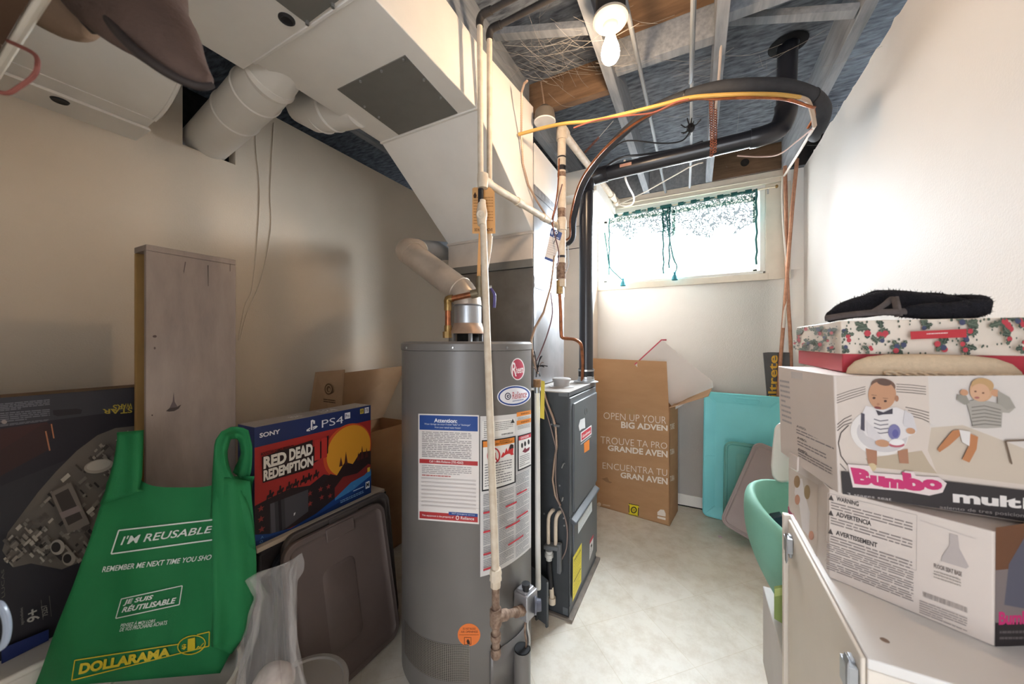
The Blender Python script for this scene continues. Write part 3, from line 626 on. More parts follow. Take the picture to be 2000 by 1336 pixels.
# ------------------------------------------------------------------ flue pipe
fl = thing('flue_pipe', 'round metal flue pipe rising diagonally from the water heater to an elbow', 'pipe', (HX, HY, 1.327))
fr = .056; b0 = Vector((HX, HY, 1.324)); b1 = Vector((HX, HY, 1.40)); E = D(796, 490, 1.64); b2 = b1 + (E-b1)*.12 + Vector((0, 0, .035))
flm = M('dull_flue_metal', '#cfc0b1', .42, metal=.5, col2='#b5a798', scale=9)
mb = MB(); mb.tube([b0, b1], fr, galvb, 36); mb.tube([b1-Vector((0, 0, .004)), b1, b1+Vector((0, 0, .004))], [fr, fr+.004, fr], galvb, 36); mb.build('collar_pipe', fl)
mb = MB(); mb.tube([b1, b1+Vector((0, 0, .02)), b2-(E-b2)*.03, b2], fr+.001, flm, 36); mb.build('elbow', fl)
Em = E + (b2-E)*.10; G = Vector((-1.40, 1.90, 1.85))
mb = MB(); mb.tube([b2, Em], fr, flm, 36); d = (Em-b2).normalized(); mb.tube([b2-d*.004, b2, b2+d*.004], [fr, fr+.004, fr], flm, 36); mb.build('long_pipe', fl)
E2 = E + (G-E)*.14
mb = MB(); mb.tube([Em, E + (b2-E)*.03, E+(G-E)*.03, E2], fr+.002, flm, 36, smooth=3); mb.build('elbow', fl)
mb = MB(); mb.tube([E2, G], fr-.002, galvb, 36); d = (G-E2).normalized(); mb.tube([E2-d*.006, E2, E2+d*.006], [fr, fr+.004, fr], galvb, 36); mb.build('rear_pipe', fl)
# ------------------------------------------------------------------ black plastic exhaust pipe of the furnace
vp = thing('vent_pipe', 'thick black plastic pipe rising from the furnace and crossing below the joists', 'pipe', (-.545, 1.97, 1.025))
v0 = Vector((-.548, 1.965, 1.025)); v1 = Vector((-.548, 1.968, 2.13)); v2 = Vector((-.47, 1.985, 2.185)); v3 = Vector((.27, 1.99, 2.205)); v4 = Vector((.365, 2.0, 2.29)); v5 = Vector((.375, 2.01, ZD+.005))
vr = .0385
mb = MB(); mb.tube([v0+Vector((0, 0, .06)), v1], vr, blackpl, 28); mb.build('riser', vp)
mb = MB(); mb.tube([v1-Vector((0, 0, .035)), v1, (v1+v2)/2+Vector((-.018, 0, .014)), v2, v2+Vector((.04, 0, .001))], vr+.005, blackpl, 28, smooth=4); mb.build('elbow', vp)
mb = MB(); mb.tube([v2, v3], vr, blackpl, 28); mb.build('cross_run', vp)
mb = MB(); mb.tube([v3-Vector((.04, 0, .001)), v3, (v3+v4)/2+Vector((.02, 0, -.022)), v4, v4+Vector((0, 0, .04))], vr+.005, blackpl, 28, smooth=4); mb.build('elbow', vp)
mb = MB(); mb.tube([v4, v5], vr, blackpl, 28); mb.build('riser', vp)
mb = MB(); mb.tube([v0+Vector((0, 0, .018)), v0+Vector((0, 0, .075))], vr+.004, rubber, 28); cl = mb.build('rubber_coupling', vp)
mb = MB()
for z in (.026, .066): mb.lathe(v0+Vector((0, 0, z)), [(vr+.005, -.005), (vr+.006, -.005), (vr+.006, .005), (vr+.005, .005)], steel, 28, caps=False)
mb.each('hose_clamp', cl)
mb = MB(); p = v0+Vector((.03, -.035, .028)); mb.obox(p, (.012, 0, 0), (0, .006, 0), (0, 0, .006), steel); mb.build('clamp_screw', cl)
mb = MB(); mb.lathe(v0, [(.068, 0), (.068, .004), (.048, .006), (.046, .02)], galvb, 28); mb.build('flange', vp)
mb = MB(); a = v2.lerp(v3, .19)+Vector((0, -vr-.0005, .004)); mb.slab([a-Vector((.03, 0, .008)), a+Vector((.03, 0, -.007)), a+Vector((.03, 0, .009)), a+Vector((-.03, 0, .008))], (0, -.001, 0), M('salmon_sticker', '#d9a48c', .5, var=.03)); mb.build('sticker', vp)
mb = MB(); a = v4+Vector((-.0, -vr-.006, .055)); mb.slab([a+Vector((-.0, 0, 0)), a+Vector((.026, .008, 0)), a+Vector((.026, .008, .02)), a+Vector((0, 0, .022))], (0, -.001, 0), M('salmon_sticker', '#d9a48c', .5)); mb.build('sticker', vp)
mb = MB(); mb.lathe((v5.x, v5.y, ZD-.004), [(.075, 0), (.07, -.003), (vr+.004, -.004)], M('hole_black', '#0f0f11', .95, var=0), 28, caps=False); mb.build('pipe_hole', vp)  # black ring painted in place of the shade in the pipe's ceiling hole
# copper hanger strap holding it
hs = thing('hanger_strap', 'perforated copper strap hanging from a joist around the black vent pipe', 'strap', (.05, 1.99, 2.2))
strapm = M('copper_strap', '#9a5f48', .5, metal=.5, var=.2, scale=60)
def strap(name, P, parent, w=.009, each=.012):
    """a strap as a row of punched links"""
    mb = MB(); P = [Vector(p) for p in P]; pts = []
    for a, b in zip(P, P[1:]):
        n = max(1, round((b-a).length/each)); pts += [a.lerp(b, k/n) for k in range(n)]
    pts.append(P[-1])
    for a, b in zip(pts, pts[1:]):
        d = (b-a).normalized(); v = ray(1400, 300); s_ = d.cross(v).normalized(); c = (a+b)/2; l = (b-a).length/2; n2 = d.cross(s_)
        ring = [c + (d*math.cos(R(45*k+22))*l*1.08 + s_*math.sin(R(45*k+22))*w) for k in range(8)]; inn = [c + (d*math.cos(R(45*k+22))*l*.5 + s_*math.sin(R(45*k+22))*w*.42) for k in range(8)]
        mb.add(ring+inn, [(k, (k+1) % 8, 8+(k+1) % 8, 8+k) for k in range(8)], strapm)
    return mb.build(name, parent, solid=.0012)
xs = v2.lerp(v3, .735).x; zc = v2.lerp(v3, .735).z
strap('strap', [(xs-.01, 1.93, ZT+.06), (xs-.004, 1.935, zc+.03), (xs-.004, 1.942, zc), (xs-.004, 1.95, zc-.028), (xs-.004, 1.985, zc-.043)], hs)
strap('strap', [(xs+.012, 1.975, ZT+.05), (xs+.012, 1.962, zc+.042), (xs+.01, 1.945, zc+.015), (xs+.01, 1.944, zc-.02), (xs+.008, 1.96, zc-.04)], hs)
hs2 = thing('hanger_strap', 'thin copper chain strap slanting up to the joist above the white gas pipe', 'strap', (-.5, 2.1, 2.4))
strap('strap', [D(1142, 298, 2.35), D(1170, 268, 2.2)], hs2, .008, .014)
mb = MB(); mb.tube([D(1170, 268, 2.2), D(1198, 236, 2.05)], .0015, whitec, 6); mb.build('wire', hs2)

# ------------------------------------------------------------------ painted gas line
gp = thing('gas_pipe', 'cream painted gas pipe with shutoff valve hanging in front of the water heater', 'pipe', D(968, 1120, 1.15))
t0 = D(943, 352, 1.30); t1 = D(941, 455, 1.27); gb = D(968, 1118, 1.115); gr_ = .0125
mb = MB(); mb.tube([D(942, 392, 1.29), gb], gr_, pipew, 16); mb.build('drop_pipe', gp)
mb = MB(); mb.tube([t0+Vector((0, 0, .022)), t0, t0-Vector((0, 0, .03))], [.020, .021, .018], pipew, 18); mb.tube([t0, t0+(D(1088, 441, 1.86)-t0).normalized()*.045], .019, pipew, 18); mb.each('tee_fitting', gp)
mb = MB(); mb.tube([D(939, 370, 1.295), D(939, 396, 1.29)], .0105, blackpl, 16); mb.build('black_nipple', gp)
mb = MB(); a, b = D(941, 398, 1.288), D(941, 440, 1.275)
mb.tube([a, a.lerp(b, .2), a.lerp(b, .5), a.lerp(b, .8), b], [.015, .017, .021, .017, .015], pipew, 16, smooth=2); c = a.lerp(b, .5)
d = (CAM-c).normalized()
mb.lathe(c-d*.0 - RT*.004, [(.011, 0), (.011, .024), (.015, .025), (.015, .029), (.006, .030), (.006, .034), (0, .034)], pipew, 20, d, caps=False); mb.build('shutoff_valve', gp, bevel=.001)
mb = MB(); a, b = t0, D(1088, 441, 1.86); mb.tube([a, b], .0145, pipew, 16); mb.build('cross_pipe', gp)
mb = MB(); u = (b-a).normalized()
for f in (.40, .77): c = a.lerp(b, f); mb.tube([c-u*.02, c+u*.02], .018, pipew, 16)
c = a.lerp(b, .86); mb.tube([c-u*.012, c+u*.012], .0155, galvb, 16); mb.each('coupling', gp)
# union, tee and capped drip leg at the bottom
mb = MB(); g = gb; dn = Vector((.004, -.002, -1)).normalized()
mb.tube([g+Vector((0, 0, .012)), g-Vector((0, 0, .004)), g-Vector((0, 0, .005)), g-Vector((0, 0, .022))], [.017, .020, .017, .020], pipew, 10); mb.tube([g-Vector((0, 0, .022)), g-Vector((0, 0, .045))], .0165, pipew, 8); mb.each('union', gp)
g2 = g + dn*.14; g3 = g + dn*.20; g4 = g + dn*.262
mb = MB(); mb.tube([g+dn*.04, g4], .0125, rust, 14); mb.build('drip_leg', gp)
mb = MB(); mb.tube([g2-dn*.028, g2-dn*.022, g2+dn*.022, g2+dn*.028], [.017, .019, .019, .017], rust, 16); mb.tube([g3-dn*.006, g3+dn*.012], .0165, rust, 16); mb.lathe(g4, [(0, -.004), (.014, -.004), (.0165, .004), (.0165, .028)], rust, 12, -dn, caps=False); mb.each('pipe_fitting', gp)
mb = MB(); e = vc - n*.0 - tt*.035 - Vector((0, 0, .006)); mb.tube([g2, g2.lerp(e, .5), e], .0125, rust, 14); mb.tube([g2, g2.lerp(e, .35)], .0175, rust, 14); mb.tube([g2.lerp(e, .75), e], .018, rust, 8); mb.each('branch_fitting', gp)
# orange warning tag tied to the pipe
tg = thing('warning_tag', 'orange card tag with small print hanging behind the gas shutoff valve', 'tag', D(945, 420, 1.31))
pt = Plane(D(922, 370, 1.312), D(966, 368, 1.312), D(922, 455, 1.315)); om = M('orange_card', '#d3a067', .7, var=.03)
mb = MB(); mb.prism([pt.hit(x, y) for x, y in ((922.5, 368), (926, 366), (958, 366), (966, 375), (967.5, 456), (922.5, 456))], -pt.n*.0008, om); mb.build('card', tg)
pr = Print(pt); pr.para([(925, 384), (964, 384), (964, 440), (925, 440)], 10, '#a2713f', .25, .1, .3, .98)
pr.poly([(925.5, 387), (924.5, 382), (928, 375), (931, 382), (930, 387)], '#4a2f1c'); pr.text([(927, 446), (936, 446), (936, 452), (927, 452)], 'DO N', '#4a2f1c', .02); pr.text([(949, 446), (962, 446), (962, 452), (949, 452)], 'MOVE', '#4a2f1c', .02); pr.build('tag_print', tg)
# second gas run: riser by the plenum and run to the back wall
gp2 = thing('gas_pipe', 'thicker cream pipe with rust flecks dropping beside the plenum and running to the back wall', 'pipe', (-.62, 1.763, 1.3))
e0 = D(1097, 255, 1.85); e1 = D(1097, 560, 1.86); e2 = D(1206, 397, 2.84)
mb = MB(); mb.tube([e0, e1], .022, pipew, 18); mb.build('riser', gp2)
mb = MB(); mb.tube([e0, e2], .021, pipew, 18); mb.build('ceiling_run', gp2)
mb = MB(); mb.tube([e0-Vector((0, 0, .05)), e0-Vector((0, 0, .012)), e0+Vector((0, .01, .006)), e0+(e2-e0).normalized()*.05], [.028, .028, .029, .028], pipew, 18, smooth=4); mb.build('elbow', gp2)
mb = MB()
for y0, y1, r in ((307, 309.5, .0226), (325, 334, .0226), (338, 346, .0226)): mb.tube([D(1097, y0, 1.85), D(1097, y1, 1.85)], r, blackpl if y0 < 335 else rust, 18)
mb.tube([D(1097, 408, 1.853), D(1097, 425, 1.853)], .0226, rust, 18); mb.tube([D(1097, 500, 1.857), D(1097, 504, 1.857)], .0228, blackpl, 18); mb.each('band', gp2)
mb = MB(); mb.tube([D(1097, 430, 1.853), D(1097, 450, 1.853)], .026, pipew, 18); mb.tube([D(1096, 514, 1.857), D(1096, 545, 1.86)], .026, rust, 14); mb.tube([D(1096, 530, 1.858), D(1106, 530, 1.84)], .012, rust, 12); mb.tube([D(1093, 548, 1.86), D(1093, 574, 1.86)], .019, brass, 8); 
c = e0.lerp(e2, .965); u = (e2-e0).normalized(); mb.tube([c-u*.03, c+u*.03], .027, pipew, 16); c = e0.lerp(e2, .85); mb.tube([c-u*.03, c+u*.03], .026, pipew, 16); mb.each('fitting', gp2)
mb = MB(); mb.tube([D(1109, 480, 1.83), D(1111, 515, 1.83), D(1106, 530, 1.83)], .0035, steel, 8); mb.build('valve_lever', gp2)
cg = thing('copper_tube', 'thin copper tube bending from the cream riser down into the furnace', 'pipe', D(1095, 650, 1.86))
mb = MB(); mb.tube([D(1093, 573, 1.86), D(1095, 610, 1.86), D(1096, 650, 1.86), D(1100, 660, 1.86), D(1122, 663, 1.88), D(1134, 672, 1.90), D(1137, 690, 1.92), D(1138, 720, 1.95), D(1137, 745, 1.97)], .009, copper, 14, smooth=5); mb.build('tube', cg)
# blue and white service tag
bt = thing('service_tag', 'white card tag with blue ends tied to the cream riser', 'tag', D(1080, 480, 1.80))
pt = Plane(D(1077, 446, 1.80), D(1097, 455, 1.80), D(1064, 505, 1.81))
mb = MB(); mb.slab([pt.hit(1077, 445), pt.hit(1098, 455), pt.hit(1083, 514), pt.hit(1063, 506)], -pt.n*.0008, M('white_card', '#e3dcd6', .6, var=.02)); mb.build('card', bt)
pr = Print(pt); pr.quad([(1077, 445), (1098, 455), (1094, 470), (1073, 460)], '#45598f'); pr.quad([(1064, 501), (1085, 509), (1083, 514), (1063, 506)], '#45598f'); pr.poly([(1077, 458), (1076, 454), (1078.5, 449), (1080, 454), (1079, 459)], '#e9eef6'); pr.ell(1086.5, 454.5, 3, 3, '#e9eef6'); pr.ell(1086.5, 454.5, 1.6, 1.6, '#45598f'); pr.para([(1081, 460), (1093, 465), (1092, 467), (1080, 462.5)], 1, '#c9d3e6', .8)
pr.para([(1072, 467), (1091, 474), (1084, 503), (1066, 497)], 7, '#c2bab8', .18, .2, .5); pr.build('tag_print', bt)
mb = MB(); mb.tube([D(1091, 430, 1.79), D(1092, 447, 1.79), D(1087, 462, 1.785), D(1081, 476, 1.785)], .0016, rubber, 6, smooth=3); mb.build('tie', bt)

# ------------------------------------------------------------------ water pipes
wpb = M('blackened_pipe', '#3b3837', .55, metal=.3, var=.2, scale=20)
def waterpipe(label, x, ytop, ybot, d0, d1, far):
    t = thing('water_pipe', label, 'pipe', D(x, ybot, d1))
    a, b = D(x, ytop, d0), D(x+ (2 if x < 945 else 0), ybot, d1)
    mb = MB(); mb.tube([a, b], .0105, pipew, 16); mb.build('painted_drop', t)
    mb = MB(); c = a + Vector((0, 0, .022)); mb.tube([a, c, c+Vector((.012, .0, .016)), c+(far-c).normalized()*.05+Vector((0, 0, .012))], .0135, wpb, 16, smooth=4); mb.build('elbow', t)
    mb = MB(); mb.tube([c+(far-c).normalized()*.045+Vector((0, 0, .012)), far], .0105, wpb, 16); mb.build('overhead_run', t)
    return t
waterpipe('narrow cream water pipe with black overhead run, left of the pair beside the duct', 937, 52, 352, 1.27, 1.30, D(1052, -30, 1.15))
w2 = waterpipe('narrow cream water pipe with black overhead run, right of the pair beside the duct', 956, 78, 465, 1.33, 1.42, D(1128, -30, 1.16))
mb = MB(); mb.tube([D(957, 462, 1.42), D(955, 490, 1.42), D(948, 535, 1.42)], [.012, .010, .008], pipew, 12, smooth=3); mb.build('tapered_fitting', w2)
cw = thing('copper_pipe', 'copper and brass pipe with valve rising from the water heater top', 'pipe', (HX-.08, HY, 1.253))
k0 = D(875, 660, 1.42); k1 = D(875, 585, 1.42); k2 = D(930, 573, 1.40)
mb = MB(); mb.tube([k0, k1], .012, copper, 16); mb.tube([k1+(k2-k1).normalized()*.01, k2], .0115, copper, 16); mb.each('copper_length', cw)
mb = MB(); mb.tube([k1-Vector((0, 0, .045)), k1-Vector((0, 0, .02)), k1-Vector((0, 0, .0)), k1+(k2-k1).normalized()*.02], .0155, brass, 16, smooth=3); mb.tube([k0-Vector((0, 0, .0)), k0+Vector((0, 0, .025))], .021, brass, 8); mb.tube([k0+Vector((0, 0, .025)), k0+Vector((0, 0, .05))], .015, brass, 14); mb.each('brass_fitting', cw)
mb = MB(); c = D(937, 565, 1.40); mb.tube([c-Vector((0, 0, .03)), c+Vector((0, 0, .05))], .016, M('tarnished_brass', '#7d715c', .5, metal=.6, var=.15, scale=30), 14); mb.tube([k2-(k2-k1).normalized()*.02, k2+(k2-k1).normalized()*.01], .017, MC['tarnished_brass'], 14); mb.each('valve_body', cw)
mb = MB(); l0 = D(957, 561, 1.36); mb.tube([l0-RT*.02, l0+RT*.006], .007, steel, 10); mb.build('valve_stem', cw)
mb = MB(); mb.tube([l0, D(962, 568, 1.35), D(966, 578, 1.35), D(965, 601, 1.35)], [.004, .005, .006, .006], M('purple_lever_grip', '#5d5796', .4, var=.05), 10, smooth=3, flat=.5); mb.build('valve_lever', cw)
ys = thing('yellow_strip', 'long yellow cardboard strip hanging behind the gas pipe above the copper valve', 'strip', D(935, 540, 1.42))
mb = MB(); mb.prism([D(x, y, 1.42) for x, y in ((935, 455), (938, 455), (939, 552), (931, 552))], FW*.001, om); mb.build('strip', ys)

# ------------------------------------------------------------------ insulated line set, cables
def cable(name, label, cat, pts, r, m, group=None, smooth=6, rib=0, seg=10):
    mb = MB(); mb.tube(pts, r, m, seg, smooth=0 if rib else smooth, rib=rib) if not rib else mb.tube(pts, r, m, seg, rib=rib)
    return tag(mb.build(name), label, cat, group)
lz = [onX(1096, 478, -.71), onX(1110, 476, -.68), D(1119, 462, 2.10), D(1121, 425, 2.0), D(1137, 365, 1.90), D(1167, 315, 1.80), D(1215, 262, 1.68), D(1275, 215, 1.57), D(1340, 188, 1.46), D(1400, 174, 1.39), D(1460, 170, 1.34), D(1530, 172, 1.345), D(1585, 189, 1.38), D(1607, 215, 1.44), D(1600, 246, 1.50), D(1590, 262, 1.56), D(1592, 268, 1.68)]
def widen(P): return P
rr = [.013, .013, .016, .016, .017, .018, .019, .021, .024, .028, .030, .031, .030, .029, .028, .026, .022]
ls = thing('insulated_pipe', 'thick black foam insulated refrigerant pipe looping in a wide arc below the joists', 'pipe', lz[0])
mb = MB(); mb.tube(lz, rr, foam, 18, smooth=8); mb.build('insulation', ls)
mb = MB()
for i, d in ((8, .0), (12, .0)):
    c = Vector(lz[i]); t = (Vector(lz[i+1])-Vector(lz[i-1])).normalized(); mb.tube([c-t*.0035, c+t*.0035], rr[i]+.002, rubber, 16)
mb.each('cable_tie', ls)
off = Vector((0, 0, -.03))
def follow(i0, i1, dz, dd=-.03): return [lz[i] + Vector((0, 0, -rr[i]-dz)) + (CAM-Vector(lz[i])).normalized()*(-dd) for i in range(i0, i1)]
cable('copper_line', 'thin bare copper line following the underside of the black insulated loop', 'pipe', [D(1100, 470, 2.02), D(1113, 462, 2.0), D(1114, 425, 1.93), D(1129, 365, 1.83), D(1157, 318, 1.73), D(1203, 270, 1.62), D(1262, 228, 1.52), D(1340, 196, 1.41)] + follow(9, 13, .010) + [D(1590, 210, 1.40), D(1590, 228, 1.45), D(1578, 250, 1.5)], .0055, copper)
cable('electrical_cable', 'yellow jacketed cable running from the duct along the black insulated loop', 'cable', [D(1012, 263, 1.62), D(1060, 250, 1.6), D(1105, 241, 1.56), D(1160, 236, 1.54), D(1225, 221, 1.5), D(1290, 205, 1.45), D(1345, 191, 1.40)] + [D(1400, 186, 1.355), D(1460, 184, 1.315), D(1520, 185, 1.31), D(1562, 190, 1.33)], .0075, yel, 'loose cables under the joists')
cable('electrical_cable', 'thin red brown wire twisted beside the yellow cable left of the loop', 'cable', [D(1120, 250, 1.55), D(1165, 235, 1.53), D(1225, 226, 1.48), D(1275, 220, 1.46), D(1320, 200, 1.41), D(1345, 194, 1.385)], .0035, reddish, 'loose cables under the joists')
cable('electrical_cable', 'thick cream cable bundle dropping inside the right end of the black loop', 'cable', [D(1560, 190, 1.33), D(1578, 198, 1.36), D(1587, 222, 1.40), D(1591, 246, 1.44)], .008, M('cream_cable', '#b7a593', .55, var=.05), 'loose cables under the joists')
cable('electrical_cable', 'taut white cable slanting from the loop end down to the copper pipes', 'cable', [D(1591, 246, 1.44), D(1562, 295, 1.75), D(1532, 343, 2.36)], .0065, whitec, 'loose cables under the joists', smooth=0)
cable('electrical_cable', 'slack thin pink cable drooping below the right end of the vent pipe', 'cable', [D(1586, 252, 1.46), D(1555, 277, 1.62), D(1520, 302, 1.78), D(1480, 306, 1.88), D(1440, 304, 1.92)], .0035, M('pink_wire', '#c9a79a', .5), 'loose cables under the joists')
cable('electrical_cable', 'straight white cable stapled along the middle joist', 'cable', [D(1423, -20, 1.18), D(1413, 30, 1.29), D(1404, 150, 1.54), D(1395, 240, 1.8), D(1392, 268, 1.9), D(1400, 277, 1.93), D(1450, 265, 1.95), D(1512, 244, 1.97)], .0055, M('warm_white_cable', '#cbb6a6', .5), 'loose cables under the joists')
cable('electrical_cable', 'white cable dangling in a loop from the black vent pipe near the window', 'cable', [D(1220, 312, 2.0), D(1221, 345, 2.05), D(1228, 365, 2.2), D(1238, 385, 2.4), D(1235, 398, 2.6), D(1222, 402, 2.75), D(1203, 398, 2.85)], .006, whitec, 'loose cables under the joists')
cable('electrical_cable', 'thin straight white cable slanting above the window to the soffit box', 'cable', [D(1197, 405, 2.86), D(1260, 375, 2.6), D(1345, 327, 2.2), D(1372, 318, 2.06)], .004, whitec, 'loose cables under the joists', smooth=2)
cable('electrical_cable', 'thin black cable curving under the joists left of the conduit knot', 'cable', [D(1195, 292, 1.95), D(1225, 275, 1.88), D(1290, 280, 1.86), D(1330, 276, 1.84), D(1347, 258, 1.82), D(1348, 248, 1.8)], .004, rubber, 'loose cables under the joists')
cable('electrical_cable', 'thick black cable curving from the soffit toward the first joist', 'cable', [D(1178, 330, 2.1), D(1200, 314, 2.05), D(1222, 306, 2.02), D(1260, 302, 2.0), D(1330, 290, 2.0), D(1372, 277, 2.0)], .007, blackpl, 'loose cables under the joists')
cm = M('grey_conduit', '#7f8387', .45, metal=.3, var=.05)
cable('conduit', 'thin grey conduit along the ceiling just right of the bare bulb', 'conduit', [onZ(1219, -10, 2.405), onZ(1262, 190, 2.405), onZ(1301, 380, 2.41)], .0085, cm, 'grey conduits along the ceiling', smooth=0)
cable('conduit', 'thin grey conduit along the ceiling ending in a bend above the insulated loop', 'conduit', [onZ(1355, -10, 2.395), onZ(1352, 90, 2.395), onZ(1350, 150, 2.395), onZ(1348, 160, 2.41)], .0095, cm, 'grey conduits along the ceiling', smooth=4)
cable('conduit', 'thin white painted conduit hanging behind the loop down to the back wall trim', 'conduit', [D(1351, 160, 1.60), D(1350, 250, 1.85), D(1350, 300, 2.1), D(1347, 366, 2.62)], .0075, M('pale_conduit', '#a9aeb3', .5, var=.04), 'grey conduits along the ceiling', smooth=0)
mb = MB(); c = D(1349, 250, 1.82)
for k in range(9):
    rnd = random.Random(k+40); d = Vector((rnd.uniform(-1, 1), rnd.uniform(-1, 1), rnd.uniform(-.5, .7))).normalized(); mb.tube([c, c+d*.03, c+d*.05+Vector((0, 0, .012))], .003, rubber, 6)
mb.ball(c, .02, .018, .024, rubber, 12, 8); tag(mb.build('wire_knot'), 'knot of black wires taped to the white conduit behind the loop', 'wires')
mb = MB(); mb.tube([D(1030, 158, 1.50), D(1024, 163, 1.52), D(1019, 180, 1.54), D(1018, 260, 1.62), D(1021, 320, 1.66), D(1032, 362, 1.70), D(1050, 395, 1.74), D(1067, 422, 1.79)], .0055, M('armoured_cable_steel', '#b59b87', .4, metal=.6, var=.1), 10, rib=.0045); tag(mb.build('armoured_cable'), 'ribbed metal armoured cable looping down beside the white riser box', 'cable')
mb = MB(); mb.tube([D(1083, 500, 1.70), D(1076, 560, 1.66), D(1062, 610, 1.60), D(1045, 640, 1.56), D(1037, 665, 1.53), D(1041, 700, 1.52), D(1050, 730, 1.52)], .006, MC['armoured_cable_steel'], 10, rib=.0045); tag(mb.build('armoured_cable'), 'ribbed metal cable hanging from the service tag down behind the water heater', 'cable')
fa = [nr(1064, 766, .012), nr(1072, 790, .012), nr(1082, 815, .012), nr(1087, 835, .012), nr(1089, 870, .012), nr(1084, 905, .012), nr(1081, 935, .012), nr(1086, 965, .012), nr(1096, 985, .012)]
mb = MB(); mb.tube(fa, .0065, MC['armoured_cable_steel'], 10, rib=.0045); ac = mb.build('armoured_cable'); tag(ac, 'ribbed metal cable clipped down the dark side of the furnace', 'cable')
mb = MB(); mb.obox(nr(1090, 830, .016), (.013, 0, 0), (0, .004, 0), (0, 0, .005), steel); mb.each('cable_clip', ac)
cable('thermostat_wire', 'thin brown wire hanging loose down the furnace side beside the ribbed cable', 'wire', [nr(1062, 780, .02), nr(1072, 810, .02), nr(1083, 850, .02), nr(1089, 880, .02), nr(1088, 930, .02), nr(1094, 975, .025), nr(1106, 1000, .03), nr(1112, 1030, .03), nr(1110, 1065, .03), nr(1100, 1088, .02)], .0028, M('grey_brown_wire', '#8d7a72', .5))
cable('thermostat_wire', 'thin purple brown wire hanging from the cream riser toward the furnace top', 'wire', [D(1098, 360, 1.80), D(1088, 400, 1.78), D(1080, 440, 1.78), D(1092, 500, 1.76), D(1078, 540, 1.70), D(1075, 565, 1.68), D(1079, 610, 1.66), D(1070, 650, 1.62), D(1055, 690, 1.58), D(1048, 705, 1.55)], .003, M('purple_brown_wire', '#6b4f52', .5))
cable('thermostat_wire', 'thin orange copper wire running down the left of the cream riser', 'wire', [D(1092, 310, 1.80), D(1090, 360, 1.80), D(1085, 400, 1.79), D(1078, 430, 1.78), D(1082, 450, 1.78)], .0035, copper)
mb = MB(); c = D(1049, 712, 1.5)
for k in range(12):
    rnd = random.Random(k+70); d = Vector((rnd.uniform(-.6, 1), rnd.uniform(-.5, .5), rnd.uniform(-.4, 1))).normalized(); L_ = rnd.uniform(.03, .06); mb.tube([c-Vector((0, 0, .04))*rnd.random(), c+d*L_*.6, c+d*L_], .0022, rubber if k % 3 else MC['grey_brown_wire'], 6, smooth=3)
tag(mb.build('wire_bundle'), 'tangle of dark wire ends tied together above the thin white plastic pipe', 'wires')
cable('hanging_cord', 'thin pale cord hanging down the left wall, left of the pair', 'cord', [onX(499, 262, XL+.003), onX(501, 300, XL+.003), onX(507, 360, XL+.003), onX(505, 440, XL+.003), onX(493, 560, XL+.004), onX(478, 600, XL+.004), onX(466, 665, XL+.004)], .003, M('cord', '#ddd0bf', .6, var=0), 'pale cords on the left wall')
cable('hanging_cord', 'thin pale cord hanging down the left wall, right of the pair', 'cord', [onX(535, 240, XL+.003), onX(531, 310, XL+.003), onX(528, 380, XL+.003), onX(529, 450, XL+.003), onX(510, 545, XL+.004), onX(483, 610, XL+.004), onX(469, 663, XL+.004)], .003, MC['cord'], 'pale cords on the left wall')
# pot light can hanging between joists
cl_ = thing('ceiling_can', 'small dark can with a pale round bottom hanging between joists beside the duct', 'ceiling fitting', D(1066, 240, 1.75))
c = D(1064, 238, 1.72)
mb = MB(); mb.lathe(c, [(.052, 0), (.052, .004), (.046, .05), (.02, .075), (0, .08)], M('grey_brown_can', '#5f574f', .6, var=.1), 28, caps=False); mb.build('can', cl_)
mb = MB(); mb.lathe(c, [(0, -.004), (.05, -.004), (.053, 0), (.05, .003)], M('pale_disc', '#ddd8d2', .6, var=.02), 28, caps=False); mb.build('lens', cl_)
mb = MB(); mb.tube([c+Vector((0, 0, .07)), c+Vector((-.02, 0, .20))], .004, MC['armoured_cable_steel'], 8, rib=.0045); mb.build('stem', cl_)
# copper pipes in the back right corner
def cpipe(label, pts, r=.011):
    mb = MB(); mb.tube(pts, r, M('old_copper', '#9a6a52', .45, metal=.5, col2='#b98c72', scale=30), 14, smooth=4); return tag(mb.build('copper_pipe'), label, 'pipe', 'copper pipes in the back corner')
cpipe('old copper pipe in the back corner, upright beside the window trim', [onY(1533, 318, 2.93), onY(1535, 400, 2.955), onY(1536, 500, 2.96), onY(1540, 600, 2.962), onY(1545, 700, 2.962), onY(1548, 1000, 2.965)])
cpipe('old copper pipe in the back corner, slanting across the upright one', [onY(1557, 310, 2.90), onY(1548, 400, 2.925), onY(1540, 500, 2.93), onY(1531, 620, 2.932), onY(1522, 740, 2.94), onY(1508, 980, 2.955)])
cable('hanging_cord', 'white cable bowing down beside the copper pipes in the corner', 'cord', [onY(1529, 345, 2.955), onY(1528, 390, 2.962), onY(1531, 450, 2.96), onY(1537, 520, 2.945), onY(1537, 560, 2.938), onY(1530, 640, 2.914)], .0075, whitec)
